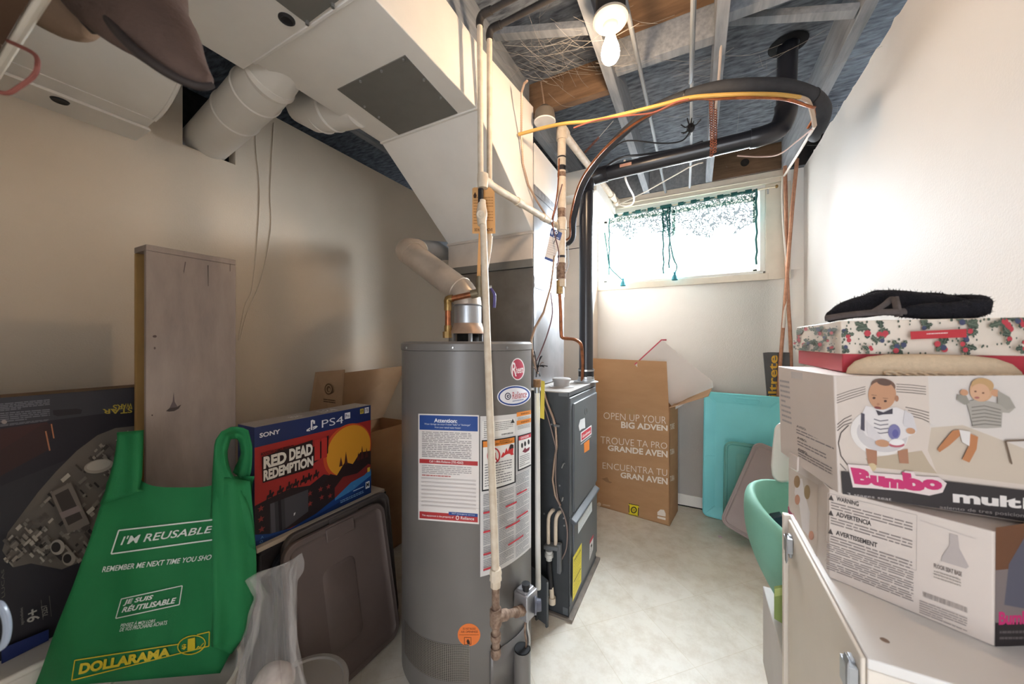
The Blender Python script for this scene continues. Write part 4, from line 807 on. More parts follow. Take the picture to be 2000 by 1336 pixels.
# cobwebs
mb = MB(); rnd = random.Random(11); web = M('cobweb', '#8d8983', .9, var=0)
for k in range(150):
    x, y = rnd.choice([(rnd.uniform(1030, 1240), rnd.uniform(30, 300)), (rnd.uniform(1240, 1640), rnd.uniform(100, 360)), (rnd.uniform(960, 1150), rnd.uniform(20, 160))])
    a = onZ(x, y, rnd.uniform(2.40, 2.60)); ang = rnd.gauss(.7, .7); L_ = rnd.uniform(.06, .34); b = a + Vector((math.cos(ang)*L_, math.sin(ang)*L_, rnd.uniform(-.03, .03)))
    b.z = min(b.z, 2.605); m_ = (a+b)/2 + Vector((0, 0, -rnd.uniform(.004, .03))); mb.tube([a, m_, b], .0005, web, 3, smooth=3, caps=False)
tag(mb.build('cobwebs', clean=True), 'fine grey cobwebs strung between the ceiling joists', 'cobweb', None, 'stuff')
# ------------------------------------------------------------------ helper builders
def rr_loop(w, h, r, ins=0, n=7):
    """points of a rounded rectangle w x h with its corner at the origin, inset by ins"""
    P = []; r = max(r - ins, .004)
    for cx, cy_, a0 in ((w-ins-r, h-ins-r, 0), (ins+r, h-ins-r, 90), (ins+r, ins+r, 180), (w-ins-r, ins+r, 270)):
        for k in range(n): a = R(a0 + 90*k/(n-1)); P.append((cx + r*math.cos(a), cy_ + r*math.sin(a)))
    return P
class Fr:     # frame on a leaning or lying face: origin, u along the width, v along the height, n out of the face
    def __init__(s, o, u, v): s.o = Vector(o); s.u = Vector(u).normalized(); v = Vector(v); s.v = (v - s.u*v.dot(s.u)).normalized(); s.n = s.u.cross(s.v)
    def __call__(s, a, b, c=0): return s.o + s.u*a + s.v*b + s.n*c
def tote_lid(mb, f, w, h, r, prof, m, panel=None, panelh=.006):
    """prof: list of (inset, height) loops from the outer lip inwards; closed with a flat centre and a back"""
    V = []; n = 0
    for ins, z in prof:
        L_ = rr_loop(w, h, r, ins); n = len(L_); V += [f(a, b, z) for a, b in L_]
    k = len(prof); Fc = [(i*n+j, i*n+(j+1) % n, (i+1)*n+(j+1) % n, (i+1)*n+j) for i in range(k-1) for j in range(n)]
    Fc.append(tuple((k-1)*n+j for j in range(n))); 
    mb.add(V, Fc, m)
    if panel:
        x0, x1, y0, y1 = panel; q = [(a+x0, b+y0) for a, b in rr_loop(x1-x0, y1-y0, .03)]; q2 = [(a+x0, b+y0) for a, b in rr_loop(x1-x0, y1-y0, .03, .008)]
        z = prof[-1][1]; nn = len(q)
        mb.add([f(a, b, z) for a, b in q] + [f(a, b, z+panelh) for a, b in q2], [(j, (j+1) % nn, nn+(j+1) % nn, nn+j) for j in range(nn)] + [tuple(nn+j for j in range(nn))], m)
def rim_tube(mb, f, w, h, r, z, rad, m, ins=0):
    P = [f(a, b, z) for a, b in rr_loop(w, h, r, ins)]; mb.tube(P + [P[0], P[1]], rad, m, 8, caps=False)
shadowless = None
# ------------------------------------------------------------------ dark hollow plank shelf standing on end
pl = thing('shelf_plank', 'grey stained hollow wooden shelf plank standing on end against the left wall', 'shelf', (-1.49, .545, 0))
plank = M('grey_stained_wood', '#9a8b82', .6, col2='#7d716c', scale=2.6, stretch=(4, 4, 1.2), detail=8, bump=.15, bscale=40)
planki = M('raw_plank_edge', '#a5824f', .75, col2='#8f6f45', scale=4)
xf, ya, yb, zt = -1.45, .431, .663, 1.523
mb = MB(); mb.box(xf-.014, xf, ya, yb, 0, zt, plank); mb.build('front_board', pl, bevel=.0015)
mb = MB(); mb.box(xf-.088, xf-.074, ya, yb, 0, zt, planki); mb.build('back_board', pl, bevel=.0015)
mb = MB(); mb.box(xf-.088, xf, ya, yb, zt+.0005, zt+.018, plank); mb.build('end_board', pl, bevel=.0015)
mb = MB(); mb.box(xf-.074, xf-.014, ya+.07, ya+.085, 0, zt, planki); mb.box(xf-.074, xf-.014, yb-.014, yb, 0, zt, plank); mb.each('inner_batten', pl)
pr = Print(Plane((xf, ya, 0), (xf, yb, 0), (xf, ya, 1)))
ds = '#3f3432'
pr.poly([(324, 803), (331, 797), (345, 795), (354, 790), (349, 798), (340, 803), (330, 804)], ds); pr.poly([(331, 797), (337, 784), (339, 765), (341, 785), (347, 795)], '#5b5050'); pr.ell(302, 657, 4, 2.5, '#4b3b37'); pr.ell(302, 680, 2, 2.5, '#554844'); pr.poly([(405, 518), (407, 518), (407, 560), (406, 558)], ds); pr.poly([(361, 511), (363, 512), (359, 535), (358, 530)], '#5a4d4a'); pr.line([(449, 516), (449, 530)], 1, ds); pr.ell(297, 811, 1.5, 1.5, ds)
pr.build('knots', pl)
pr = Print(Plane((xf-.07, ya+.069, 0), (xf, ya+.069, 0), (xf, ya+.069, 1))); pr.text([(278, 560), (278, 530), (284, 530), (284, 560)], '11 11', '#3c2c1c', .01); pr.build('pencil_mark', pl)

# ------------------------------------------------------------------ dark toy set box upside down on a white tub
tb = thing('toy_box', 'large dark space toy set box standing upside down against the left wall', 'box', (-1.61, .25, .44))
navy = M('dark_navy_carton', '#211f26', .5, var=.12, scale=5)
sx = -1.562
mb = MB(); mb.box(sx-.10, sx, -.12, .60, .442, 1.108, navy); mb.box(sx-.098, sx-.002, -.12, .60, 1.108, 1.1085, M('worn_carton_edge', '#6b5540', .8)); 
mb.build('carton', tb, bevel=.002)
SW = Plane((sx, 0, 0), (sx, 1, 0), (sx, 0, 1)); pr = Print(SW)
pr.quad([(0, 777), (262, 758), (262, 800), (0, 834)], '#35343a'); pr.quad([(0, 834), (262, 800), (262, 845), (0, 950)], '#232027')
pr.quad([(0, 838), (92, 824), (100, 850), (0, 880)], '#3a211f'); pr.poly([(30, 862), (80, 830), (104, 826), (92, 880), (0, 930), (0, 880)], '#33201f')
pr.para([(0, 788), (100, 779), (100, 794), (0, 804)], 5, '#6b6a70', .5, .05, .2); pr.para([(0, 806), (100, 798), (100, 816), (0, 826)], 5, '#65646a', .5, .05, .2, seed=4); pr.para([(0, 829), (98, 818), (98, 822), (0, 834)], 2, '#65646a', .5, .05, .2, seed=6)
pr.poly([(103, 801), (150, 798), (160, 800), (158, 808), (112, 813), (104, 810)], '#262327'); pr.ell(8, 824, 5.5, 4, '#8b7f7c')
pr.line([(89, 842), (97, 880)], 3, '#a26a4c'); pr.line([(100, 828), (105, 856)], 2.5, '#b0714f')
# title printed upside down
pr.text([(258, 797), (239, 799), (239, 789), (258, 787)], 'WA', '#b09a3c', .02); pr.text([(239, 799), (220, 801), (220, 791), (239, 789)], 'RS', '#b09a3c', .02)
pr.text([(258, 806), (235, 808), (235, 797), (258, 796)], 'ST', '#b09a3c', .02); pr.text([(234, 808), (200, 808), (200, 799), (234, 798)], 'AR', '#b09a3c', .02)
# plain grey model picture: a rounded heap of grey plates (generic stand-in)
pr.poly([(262, 832), (225, 836), (190, 850), (150, 880), (110, 920), (75, 960), (45, 1000), (15, 1040), (4, 1075), (25, 1108), (60, 1100), (120, 1112), (200, 1080), (262, 1060)], '#5f5852')
rg = random.Random(5)
for k in range(230):
    a = rg.random(); x = rg.uniform(8, 262); y0 = 1050 - (x*1.02) + 10 if x < 200 else 845
    y = rg.uniform(max(838, 1056 - x*1.05 + 8), min(1105, 1112 - x*.12)); 
    if y > 1100: continue
    w, h = rg.uniform(5, 20), rg.uniform(3, 8); c, s_ = math.cos(-.72 + rg.choice([0, 1.57])), math.sin(-.72 + rg.choice([0, 1.57]))
    pr.poly([(x+u*c-v*s_, y+u*s_+v*c) for u, v in ((-w/2, -h/2), (w/2, -h/2), (w/2, h/2), (-w/2, h/2))], rg.choice(['#8a8279', '#6f6862', '#433d3a', '#a19a90', '#2c2827', '#7c756d', '#554e4a']))
pr.ell(189, 909, 29, 13, '#8f887f', -12); pr.ell(189, 907, 24, 9.5, '#a39c93', -12)
pr.quad([(95, 960), (135, 940), (172, 1020), (130, 1040)], '#6f6760'); pr.quad([(104, 965), (130, 952), (158, 1010), (130, 1024)], '#3d3734'); pr.quad([(112, 1000), (150, 985), (156, 995), (118, 1011)], '#7c6f6d')
pr.ell(109, 1066, 14, 15, '#9a938a', 20); pr.ell(106, 1066, 9, 10, '#2a2625', 20); pr.ell(131, 1088, 13, 14, '#8f887f', 20); pr.ell(128, 1088, 8, 9, '#2a2625', 20)
# rotated age marking
pr.text([(50, 1213), (48, 1192), (73, 1180), (75, 1206)], '9+', '#a8a39c', .02); pr.text([(80, 1202), (77, 1181), (88, 1176), (91, 1197)], '75257', '#8d8880', .01); pr.text([(37, 1218), (36, 1185), (43, 1181), (45, 1214)], 'ages/edades', '#7d7872'); pr.line([(77, 1168), (81, 1206)], .8, '#6a655f'); pr.line([(93, 1160), (97, 1200)], .8, '#6a655f'); pr.text([(0, 1165), (0, 1110), (5, 1108), (7, 1160)], 'LUCAS', '#5d5851')
pr.quad([(0, 1262), (92, 1225), (92, 1246), (0, 1292)], '#1c2a5e'); pr.build('front_print', tb)
wt = thing('storage_tub', 'white plastic tub under the dark toy set box', 'tub', (-1.61, .2, 0))
wpl = M('white_plastic', '#d8d3cb', .45, var=.03)
mb = MB(); mb.hexa([(-1.72, -.1, 0), (-1.50, -.1, 0), (-1.50, .41, 0), (-1.72, .41, 0)], [(-1.74, -.13, .425), (-1.48, -.13, .425), (-1.48, .425, .425), (-1.74, .425, .425)], wpl); mb.build('body', wt, bevel=.01)
mb = MB(); mb.box(-1.75, -1.47, -.14, .428, .424, .441, wpl); mb.build('rim', wt, bevel=.005)

# ------------------------------------------------------------------ black tote, board and game console box
tt_ = thing('storage_tote', 'black plastic storage tote under the blue and red console box', 'tote', (-1.40, .90, 0))
bt_ = M('black_tote_plastic', '#2a2628', .5, var=.06)
mb = MB(); mb.hexa([(-1.42, .68, 0), (-1.325, .68, 0), (-1.325, 1.16, 0), (-1.42, 1.16, 0)], [(-1.435, .665, .53), (-1.305, .665, .53), (-1.305, 1.20, .53), (-1.435, 1.20, .53)], bt_); mb.build('body', tt_, bevel=.006)
mb = MB(); mb.box(-1.438, -1.298, .665, 1.21, .53, .545, bt_); mb.build('lid', tt_, bevel=.004)
mb = MB(); mb.box(-1.437, -1.293, .652, 1.195, .546, .562, M('cream_board', '#c9b8a4', .7, var=.05)); tag(mb.build('board', bevel=.001), 'thin cream board lying between the black tote and the console box', 'board')
ps = thing('console_box', 'blue and red game console carton standing on the cream board by the green bag', 'box', (-1.37, .89, .563))
bl, brr = onX(497, 1052, -1.315), onX(724, 963, -1.315); 
bl.z = br_z = .563; brr = Vector((-1.315, brr.y, .563)); zt_ = .962
th = Vector((-.105, 0, 0))
psb = M('console_blue_card', '#26325f', .45, var=.03)
mb = MB(); mb.slab([bl, brr, brr+Vector((0, 0, zt_-.563)), bl+Vector((0, 0, zt_-.563))], th, psb)
mb.slab([bl+Vector((0, .001, .3992)), brr+Vector((0, -.001, .3992)), brr+Vector((0, -.001, .4)), bl+Vector((0, .001, .4))], th, M('console_grey_top', '#a19a97', .5, var=.03))
mb.build('carton', ps, bevel=.0015)
PP = Plane(bl, brr, bl+UP); f = lambda a, b: None
q = []
for p in ((bl, 1), (brr, 1)): pass
def toPx(p):
    d = p - CAM; w = d.dot(FW); return (1000 + F*d.dot(RT)/w, 668 - F*d.z/w)
q = [toPx(bl+Vector((0, 0, .399))), toPx(brr+Vector((0, 0, .399))), toPx(brr), toPx(bl)]
FQ = q
def pq_(a, b):       # face coordinates (0..1, 0..1 down) to a pixel of this face, perspective correct
    p = bl.lerp(brr, a) + Vector((0, 0, .399*(1-b))); return toPx(p)
def fr_(a0, b0, a1, b1): return [pq_(a0, b0), pq_(a1, b0), pq_(a1, b1), pq_(a0, b1)]
def pol(pts, c): pr.poly([pq_(*p) for p in pts], c)
pr = Print(PP)
pr.quad(fr_(0, .17, 1, .999), '#a5302c')
pr.quad(fr_(.0, .72, .68, .98), '#2b2224'); pol([(0, .66), (.1, .64), (.25, .62), (.4, .66), (.52, .60), (.62, .66), (.62, .76), (0, .76)], '#2b2224')
el = lambda cx, cy_, rx, ry, c: pol([(cx+rx*math.cos(R(t)), cy_+ry*math.sin(R(t))) for t in range(0, 360, 9)], c)
el(.76, .44, .245, .285, '#c9502c'); el(.77, .44, .225, .265, '#d9962f'); 
# plain landscape: dark hills and pines in front of the sun
pol([(.50, .72), (.58, .62), (.64, .66), (.72, .55), (.80, .60), (.88, .50), (1, .52), (1, .86), (.5, .86)], '#2d1f1f'); pol([(.62, .78), (.7, .70), (.85, .72), (.97, .66), (1, .68), (1, .82), (.62, .9)], '#7d2a28')
for x, h in ((.68, .10), (.73, .14), (.86, .09), (.90, .15), (.95, .11)): pol([(x-.018, .58), (x, .58-h), (x+.018, .58)], '#4a2420')
# small riders on the ridge
for x in (.10, .17, .235, .285, .345, .39, .45):
    y = .655 - .12*(x-.1)
    pol([(x-.025, y), (x-.02, y-.045), (x-.005, y-.05), (x-.003, y-.085), (x+.008, y-.085), (x+.01, y-.05), (x+.024, y-.065), (x+.03, y-.05), (x+.02, y-.03), (x+.02, y), (x+.014, y), (x+.01, y-.02), (x-.012, y-.02), (x-.018, y)], '#2b1c1d')
def star(cx, cy_, r, c): pol([(cx + (r if k % 2 == 0 else r*.42)*math.sin(R(36*k)), cy_ - (r if k % 2 == 0 else r*.42)*1.25*math.cos(R(36*k))) for k in range(10)], c)
for x, y in ((.04, .70), (.04, .79), (.045, .88), (.40, .735), (.49, .735), (.40, .835), (.50, .82), (.575, .84), (.56, .74)): star(x, y, .024, '#8a3432')
pol([(.10, .69), (.385, .69), (.385, .90), (.14, .985), (.10, .985)], '#3c3a40'); pol([(.10, .69), (.13, .69), (.14, .985), (.11, .985)], '#55535a'); pol([(.155, .69), (.175, .69), (.185, .97), (.165, .975)], '#242227'); pol([(.20, .69), (.385, .69), (.385, .90), (.21, .965)], '#4b494f')
pol([(.27, .86), (.285, .855), (.28, .875), (.27, .885)], '#d6d6d9')
pol([(0, .90), (.1, .95), (.25, .985), (.45, .955), (.62, .885), (.78, .80), (.9, .79), (1, .74), (1, 1), (0, 1)], '#1c3f7c'); pol([(.62, .885), (.78, .79), (.92, .77), (1, .725), (1, .80), (.8, .88), (.62, .91)], '#3f7ab0'); pol([(0, .96), (.3, 1), (.7, .94), (1, .88), (1, 1), (0, 1)], '#17305f')
# maker, console name and title lettering
pr.text(fr_(.03, .055, .17, .095), 'SONY', '#e6e4ea', .03)
pr.text(fr_(.50, .055, .70, .13), 'PS4', '#e6e4ea', -.005); pr.quad(fr_(.715, .03, .77, .095), '#e6e4ea'); pr.text(fr_(.723, .045, .762, .083), 'Pro', '#2a3566', .01)
pol([(.405, .035), (.42, .03), (.44, .045), (.44, .075), (.425, .07), (.425, .05), (.418, .05), (.418, .13), (.405, .125)], '#e6e4ea'); pol([(.37, .115), (.40, .10), (.40, .112), (.385, .12), (.40, .125), (.40, .135), (.37, .13)], '#e6e4ea'); pol([(.422, .10), (.45, .095), (.465, .105), (.45, .12), (.422, .13), (.422, .12), (.445, .108), (.422, .112)], '#e6e4ea')
pr.quad(fr_(.875, .02, .915, .075), '#c9b34a'); pr.text(fr_(.88, .03, .91, .065), 'HDR', '#2a2a30', .02); pr.quad(fr_(.925, .015, .972, .08), '#dfdde4'); pr.text(fr_(.933, .03, .964, .065), '1TB', '#2a3050', .01)
pol([(.045, .26), (.42, .225), (.42, .30), (.56, .22), (.555, .40), (.42, .46), (.425, .50), (.05, .485)], '#2a1a1a')
pr.text(fr_(.04, .225, .27, .25), 'ROCKSTAR GAMES PRESENTS', '#2a1a1a', .02)
pr.text(fr_(.055, .265, .215, .37), 'RED', '#e9e2d8', .05); pr.text(fr_(.235, .255, .42, .365), 'DEAD', '#e9e2d8', .05); pr.text(fr_(.055, .38, .425, .475), 'REDEMPTION', '#e9e2d8', .05); pr.text(fr_(.435, .235, .545, .435), 'II', '#b8332e', .05)
pr.quad(fr_(.935, .855, .98, .93), '#e9e9ec'); pr.text(fr_(.942, .865, .973, .915), 'M', '#26262a', .04); pr.quad(fr_(.955, .70, .985, .75), '#d9b23c'); pr.para(fr_(.67, .93, .92, .965), 2, '#7ea0c8', .5); pr.para(fr_(.80, .885, .92, .90), 1, '#c9d6e8', .6)
for x, y, t in ((.035, .935, '△'), (.03, .97, 'O'), (.74, .865, 'O'), (.80, .83, 'X')): pr.text(fr_(x, y, x+.02, y+.022), t if t != '△' else 'A', '#5f8cc4')
pr.build('front_print', ps)
pr = Print(Plane(bl+Vector((0, 0, .4)), brr+Vector((0, 0, .4)), bl+th+Vector((0, 0, .4))))
tp_ = lambda a, c: toPx(bl.lerp(brr, a) + th*c + Vector((0, 0, .4)))
tq = lambda a0, c0, a1, c1: [tp_(a0, c0), tp_(a1, c0), tp_(a1, c1), tp_(a0, c1)]
pr.text(tq(.55, .2, .70, .7), 'PS4', '#dcdadc', 0); pr.text(tq(.30, .3, .40, .6), 'SONY', '#dcdadc', .02); pr.text(tq(.88, .1, .98, .3), 'CUH', '#cfcdcf'); pr.build('top_print', ps)

# ------------------------------------------------------------------ open carton against the left wall, behind the console box
oc = thing('cardboard_box', 'open brown cardboard box against the left wall behind the console box', 'box', (-1.75, 1.45, 0))
ox0, ox1, oy0, oy1, oz = -1.90, -1.62, 1.20, 1.72, .74
mb = MB(); 
for a in ((ox0, ox0+.005, oy0, oy1), (ox1-.005, ox1, oy0, oy1), (ox0, ox1, oy0, oy0+.005), (ox0, ox1, oy1-.005, oy1)): mb.box(*a, 0, oz, card)
mb.box(ox0, ox1, oy0, oy1, 0, .005, card); mb.build('carton', oc)
def flap(name, par, p0, p1, top0, top1, m=card, t=.004):
    p0, p1, top0, top1 = map(Vector, (p0, p1, top0, top1)); n = (p1-p0).cross(top0-p0).normalized()*t
    b = MB(); b.slab([p0, p1, top1, top0], n, m); return b.build(name, par)
flap('flap', oc, (ox0+.02, oy0, oz), (ox0+.02, oy1, oz), onX(672, 728, -1.83), onX(792, 714, -1.80), cardin)
flap('flap', oc, (ox0, oy0+.005, oz), (ox1, oy0+.005, oz), onX(617, 727, -1.88), onX(674, 722, -1.70), cardin)
pr = Print(Plane((ox0, oy0, oz), (ox1, oy0, oz), onX(617, 727, -1.88)))
pr.ell(642, 760, 8, 11, '#6f533a'); pr.ell(642, 760, 6, 8.5, '#b09070'); pr.ell(642, 760, 4, 6, '#6f533a'); pr.ell(643, 761, 2, 3.5, '#b09070'); pr.para([(632, 778), (656, 781), (656, 789), (632, 786)], 2, '#5d442e', .5, .3, .6); pr.build('flap_print', oc)

# ------------------------------------------------------------------ three tote lids leaning by the heater
lidm = M('grey_brown_lid', '#6a5c57', .5, var=.05, scale=9, bump=.05, bscale=400)
def lean_lid(label, o, u, top, w, h, m, r=.05, cat='lid', group=None, panel=True, name='tote_lid'):
    f = Fr(o, u, Vector(top)-Vector(o)); 
    if f.n.dot(CAM-f.o) < 0: f = Fr(Vector(o)+Vector(u).normalized()*w, -Vector(u), Vector(top)-Vector(o))
    t = thing(name, label, cat, o, group)
    b = MB(); tote_lid(b, f, w, h, r, [(.004, -.018), (0, -.018), (0, 0), (.005, .006), (.018, .006), (.024, -.002), (.04, -.004)], m, (w*.30, w*.62, h*.2, h*.74) if panel else None, .004); b.build('panel', t, sharp=50)
    b = MB(); b.slab([f(w*.36, h-.006, .004), f(w*.64, h-.006, .004), f(w*.64, h-.055, .004), f(w*.36, h-.055, .004)], f.n*.006, m); b.build('latch_tab', t, bevel=.004)
    b = MB(); rim_tube(b, f, w, h, r, .002, .005, m, .003); b.build('rim', t)
    return t, f
lean_lid('grey brown tote lid leaning in front, beside the water heater', (-1.135, .70, .004), (0.02, 1, 0), (-1.245, .725, .56), .425, .555, lidm, group='tote lids beside the water heater')
lean_lid('grey tote lid leaning behind the grey brown one, showing its curved upper edge', (-1.20, .72, .004), (0, 1, 0), (-1.268, .735, .55), .47, .565, M('grey_lid', '#5d5551', .5, var=.05), group='tote lids beside the water heater', panel=False)
lean_lid('dark blue grey tote lid, rearmost of the lids by the heater', (-1.245, .70, .004), (0, 1, 0), (-1.287, .71, .50), .46, .505, M('dark_blue_lid', '#36383f', .45, var=.05), group='tote lids beside the water heater', panel=False)

# ------------------------------------------------------------------ buckets in the foreground
def bucket(label, c, r, h, m, lid=False):
    t = thing('bucket', label, 'bucket', c); b = MB()
    b.lathe(c, [(r*.86, 0), (r*.97, h*.86), (r*1.0, h*.86), (r*1.0, h*.89), (r*.975, h*.89), (r*.985, h-.006), (r*1.02, h-.004), (r*1.02, h)] + ([] if lid else [(r*.97, h), (r*.85, .01)]), m, 48, caps=lid); b.build('pail', t)
    if lid:
        b = MB(); b.lathe((c[0], c[1], h), [(r*1.05, -.012), (r*1.06, .001), (r*1.03, .006), (r*.93, .006), (r*.90, -.003), (r*.86, -.003), (0, -.003)], m, 48, caps=False); b.build('lid', t)
    return t
bucket('white plastic bucket under the green shopping bag', (-1.19, .39, 0), .150, .375, wpl)
bucket('small grey lidded bucket on the floor in front of the tote lids', (-.985, .617, 0), .110, .262, M('grey_pail', '#8f8a85', .45, var=.04), True)

# ------------------------------------------------------------------ green reusable bag
class Bag:
    def dep(s, x, y):
        u = (x - 80) / 420; v = (y - 940) / 380
        fold = .012*math.sin(x*.045 + y*.004)*min(1, max(0, v+.3)) + .010*math.sin(x*.11 - y*.013)*max(0, min(1, (x-380)/100)) + .006*noise.noise(Vector((x*.02, y*.014, 0)))
        return .90 + .11*u - .035*math.sin(math.pi*max(0, min(1, u)))*max(0, min(1, v)) + fold*.6 - .02*v
    def hit(s, x, y, off=0): return CAM + ray(x, y) * (s.dep(x, y) - off*2.2 - .0012)
bg = Bag(); green = M('green_nonwoven', '#17713f', .75, var=.06, scale=9, bump=.25, bscale=500)
gbag = thing('shopping_bag', 'green reusable shopping bag with white lettering slumped on a white bucket', 'bag', bg.hit(290, 1310))
rows = [(930, 214, 497), (945, 208, 493), (960, 205, 492), (985, 197, 491), (1020, 186, 493), (1060, 173, 498), (1100, 158, 501), (1140, 144, 501), (1180, 128, 497), (1220, 112, 488), (1258, 98, 470), (1282, 90, 458), (1310, 80, 445), (1345, 66, 430)]
def lerprow(v):
    t = v*(len(rows)-1); i = min(int(t), len(rows)-2); k = t-i; return [rows[i][j]*(1-k)+rows[i+1][j]*k for j in range(3)]
def bagpt(a, v, back=0):
    y, x0, x1 = lerprow(v)
    # the top hem dips between the handles, the bottom hem rises to the right
    x = x0 + (x1-x0)*a
    if v < .25: y += 22*max(0, 1-abs((x-355)/90)**4)*(1-v/.25) if 275 < x < 440 else 0
    if v > .6: y -= (v-.6)/.4 * (30*a)
    d = bg.dep(x, y) + back*(.02 + .07*math.sin(math.pi*min(1, max(0, a)))**.6 * (.3+.7*v)); return CAM + ray(x, y)*d
mb = MB(); NU, NV = 44, 40
mb.grid(lambda a, v: bagpt(a, v), NU, NV, green); mb.grid(lambda a, v: bagpt(a, v, 1), NU, NV, green)
for a in (0, 1): mb.grid(lambda s_, v, a=a: bagpt(a, v, s_), 1, NV, green)
mb.grid(lambda a, s_: bagpt(a, 1, s_), NU, 1, green); mb.build('body', gbag, sharp=80)
mb = MB(); 
def strip(P, m=green, d=-.004):      # P: rows of pixel pairs (left, right)
    n = len(P); sm = []
    for i in range(n-1):
        for k in range(5):
            t = k/5; sm.append([tuple(P[i][j][c]*(1-t)+P[i+1][j][c]*t for c in range(3)) for j in (0, 1)])
    sm.append([tuple(P[-1][0]), tuple(P[-1][1])])
    W_ = 6
    return sm
def handle(P, name):
    sm = strip(P); mb = MB()
    def fn(a, v):
        t = v*(len(sm)-1); i = min(int(t), len(sm)-2); k = t-i
        l = [sm[i][0][c]*(1-k)+sm[i+1][0][c]*k for c in range(3)]; r_ = [sm[i][1][c]*(1-k)+sm[i+1][1][c]*k for c in range(3)]
        x, y, o = (l[c]*(1-a)+r_[c]*a for c in range(3)); return CAM + ray(x, y)*(bg.dep(x, y) + o - .004 - .005*math.sin(math.pi*a) - .004*math.sin(a*9+v*3))
    mb.grid(fn, 8, 24, green); mb.build(name, gbag, sharp=80, solid=.003)
handle([((196, 985, -.004), (280, 958, -.004)), ((208, 955, -.006), (272, 955, -.006)), ((222, 905, -.006), (277, 930, -.006)), ((228, 870, -.004), (279, 880, -.004)), ((230, 846, .0), (280, 841, .0)), ((228, 845, .02), (281, 841, .02)), ((232, 880, .04), (270, 880, .04)), ((225, 960, .05), (265, 950, .05))], 'handle')
handle([((412, 1010, -.006), (500, 1075, -.006)), ((414, 960, -.014), (492, 1010, -.014)), ((416, 920, -.014), (478, 965, -.014)), ((418, 890, -.012), (449, 920, -.012)), ((420, 862, -.006), (442, 885, -.006)), ((432, 843, .0), (450, 858, .0)), ((455, 832, .02), (462, 856, .02)), ((484, 838, .03), (468, 862, .03)), ((493, 875, .03), (471, 890, .03)), ((491, 915, .02), (458, 915, .02)), ((484, 945, .012), (455, 922, .012))], 'handle')
handle([((414, 1262, -.006), (452, 1277, -.002)), ((415, 1215, -.012), (480, 1238, -.004)), ((416, 1150, -.018), (499, 1170, -.006)), ((415, 1090, -.020), (501, 1110, -.008)), ((414, 1040, -.018), (500, 1080, -.010)), ((415, 985, -.022), (494, 1000, -.012)), ((419, 930, -.016), (488, 940, -.012))], 'side_fold')
pr = Print(bg); wh_ = '#d8e0da'; ye = '#c9b52c'
pr.line([(418, 1015), (232, 1036), (217, 1082), (418, 1054)], 2.6, wh_)
pr.text([(237, 1048), (417, 1026), (415, 1040), (235, 1065)], "I'M REUSABLE", wh_, .012, .25)
pr.build('lettering', gbag); pr = Print(bg)
pr.text([(200, 1107), (414, 1083), (412, 1093), (199, 1118)], 'REMEMBER ME NEXT TIME YOU SHO', wh_, .012, .25)
pr.build('lettering', gbag); pr = Print(bg)
pr.frame([(237, 1170), (356, 1144), (350, 1181), (226, 1208)], 1.8, wh_)
pr.text([(241, 1172), (300, 1162), (298, 1173), (240, 1184)], 'JE SUIS', wh_, .03, .25); pr.text([(240, 1184), (345, 1164), (343, 1178), (237, 1197)], 'RÉUTILISABLE', wh_, .03, .25)
pr.build('lettering', gbag); pr = Print(bg)
pr.text([(236, 1217), (304, 1208), (303, 1215), (235, 1225)], 'PENSEZ À MOI LORS', wh_, .005, .25); pr.text([(235, 1226), (327, 1212), (326, 1220), (233, 1234)], 'DE VOS PROCHAINS ACHATS', wh_, .005, .25)
pr.build('lettering', gbag); pr = Print(bg)
pr.line([(350, 1258), (146, 1290), (140, 1329), (408, 1262), (409, 1234), (385, 1240)], 2, ye)
pr.text([(157, 1296), (334, 1264), (332, 1282), (153, 1318)], 'DOLLARAMA', ye, .05)
c = (374, 1260)
pr.line([(c[0]+27*math.cos(R(t)), c[1]+18*math.sin(R(t))-(27*math.cos(R(t)))*.15) for t in range(0, 365, 18)], 2, ye); pr.text([(355, 1259), (364, 1257), (364, 1268), (355, 1270)], '$', ye, .03); pr.text([(367, 1248), (381, 1245), (381, 1268), (366, 1271)], '1', ye, .08); pr.line([(383, 1268), (388, 1262), (390, 1266), (394, 1260), (398, 1256)], 1.4, ye)
pr.build('yellow_lettering', gbag)

# ------------------------------------------------------------------ clear plastic bag
cp = bpy.data.materials.new('clear_plastic'); cp.use_nodes = True; nt = cp.node_tree; nt.nodes.clear(); N = nt.nodes; L = nt.links
o_ = N.new('ShaderNodeOutputMaterial'); mx = N.new('ShaderNodeMixShader'); tr = N.new('ShaderNodeBsdfTransparent'); pb_ = N.new('ShaderNodeBsdfPrincipled')
pb_.inputs['Base Color'].default_value = (.66, .62, .60, 1); pb_.inputs['Roughness'].default_value = .12; pb_.inputs['Specular IOR Level'].default_value = 1.0
lw = N.new('ShaderNodeLayerWeight'); lw.inputs[0].default_value = .35; mr = N.new('ShaderNodeMapRange'); mr.inputs[3].default_value = .07; mr.inputs[4].default_value = .42
L.new(lw.outputs['Facing'], mr.inputs[0]); L.new(mr.outputs[0], mx.inputs[0]); L.new(tr.outputs[0], mx.inputs[1]); L.new(pb_.outputs[0], mx.inputs[2]); L.new(mx.outputs[0], o_.inputs[0])
pbag = thing('plastic_bag', 'clear crinkled plastic bag twisted upright in front of the tote lids', 'bag', D(530, 1330, .93))
prof = [(1092, 572, 14), (1105, 548, 34), (1125, 530, 46), (1140, 534, 40), (1160, 541, 34), (1190, 537, 40), (1230, 535, 46), (1270, 530, 52), (1310, 527, 60), (1350, 525, 66), (1400, 522, 74)]
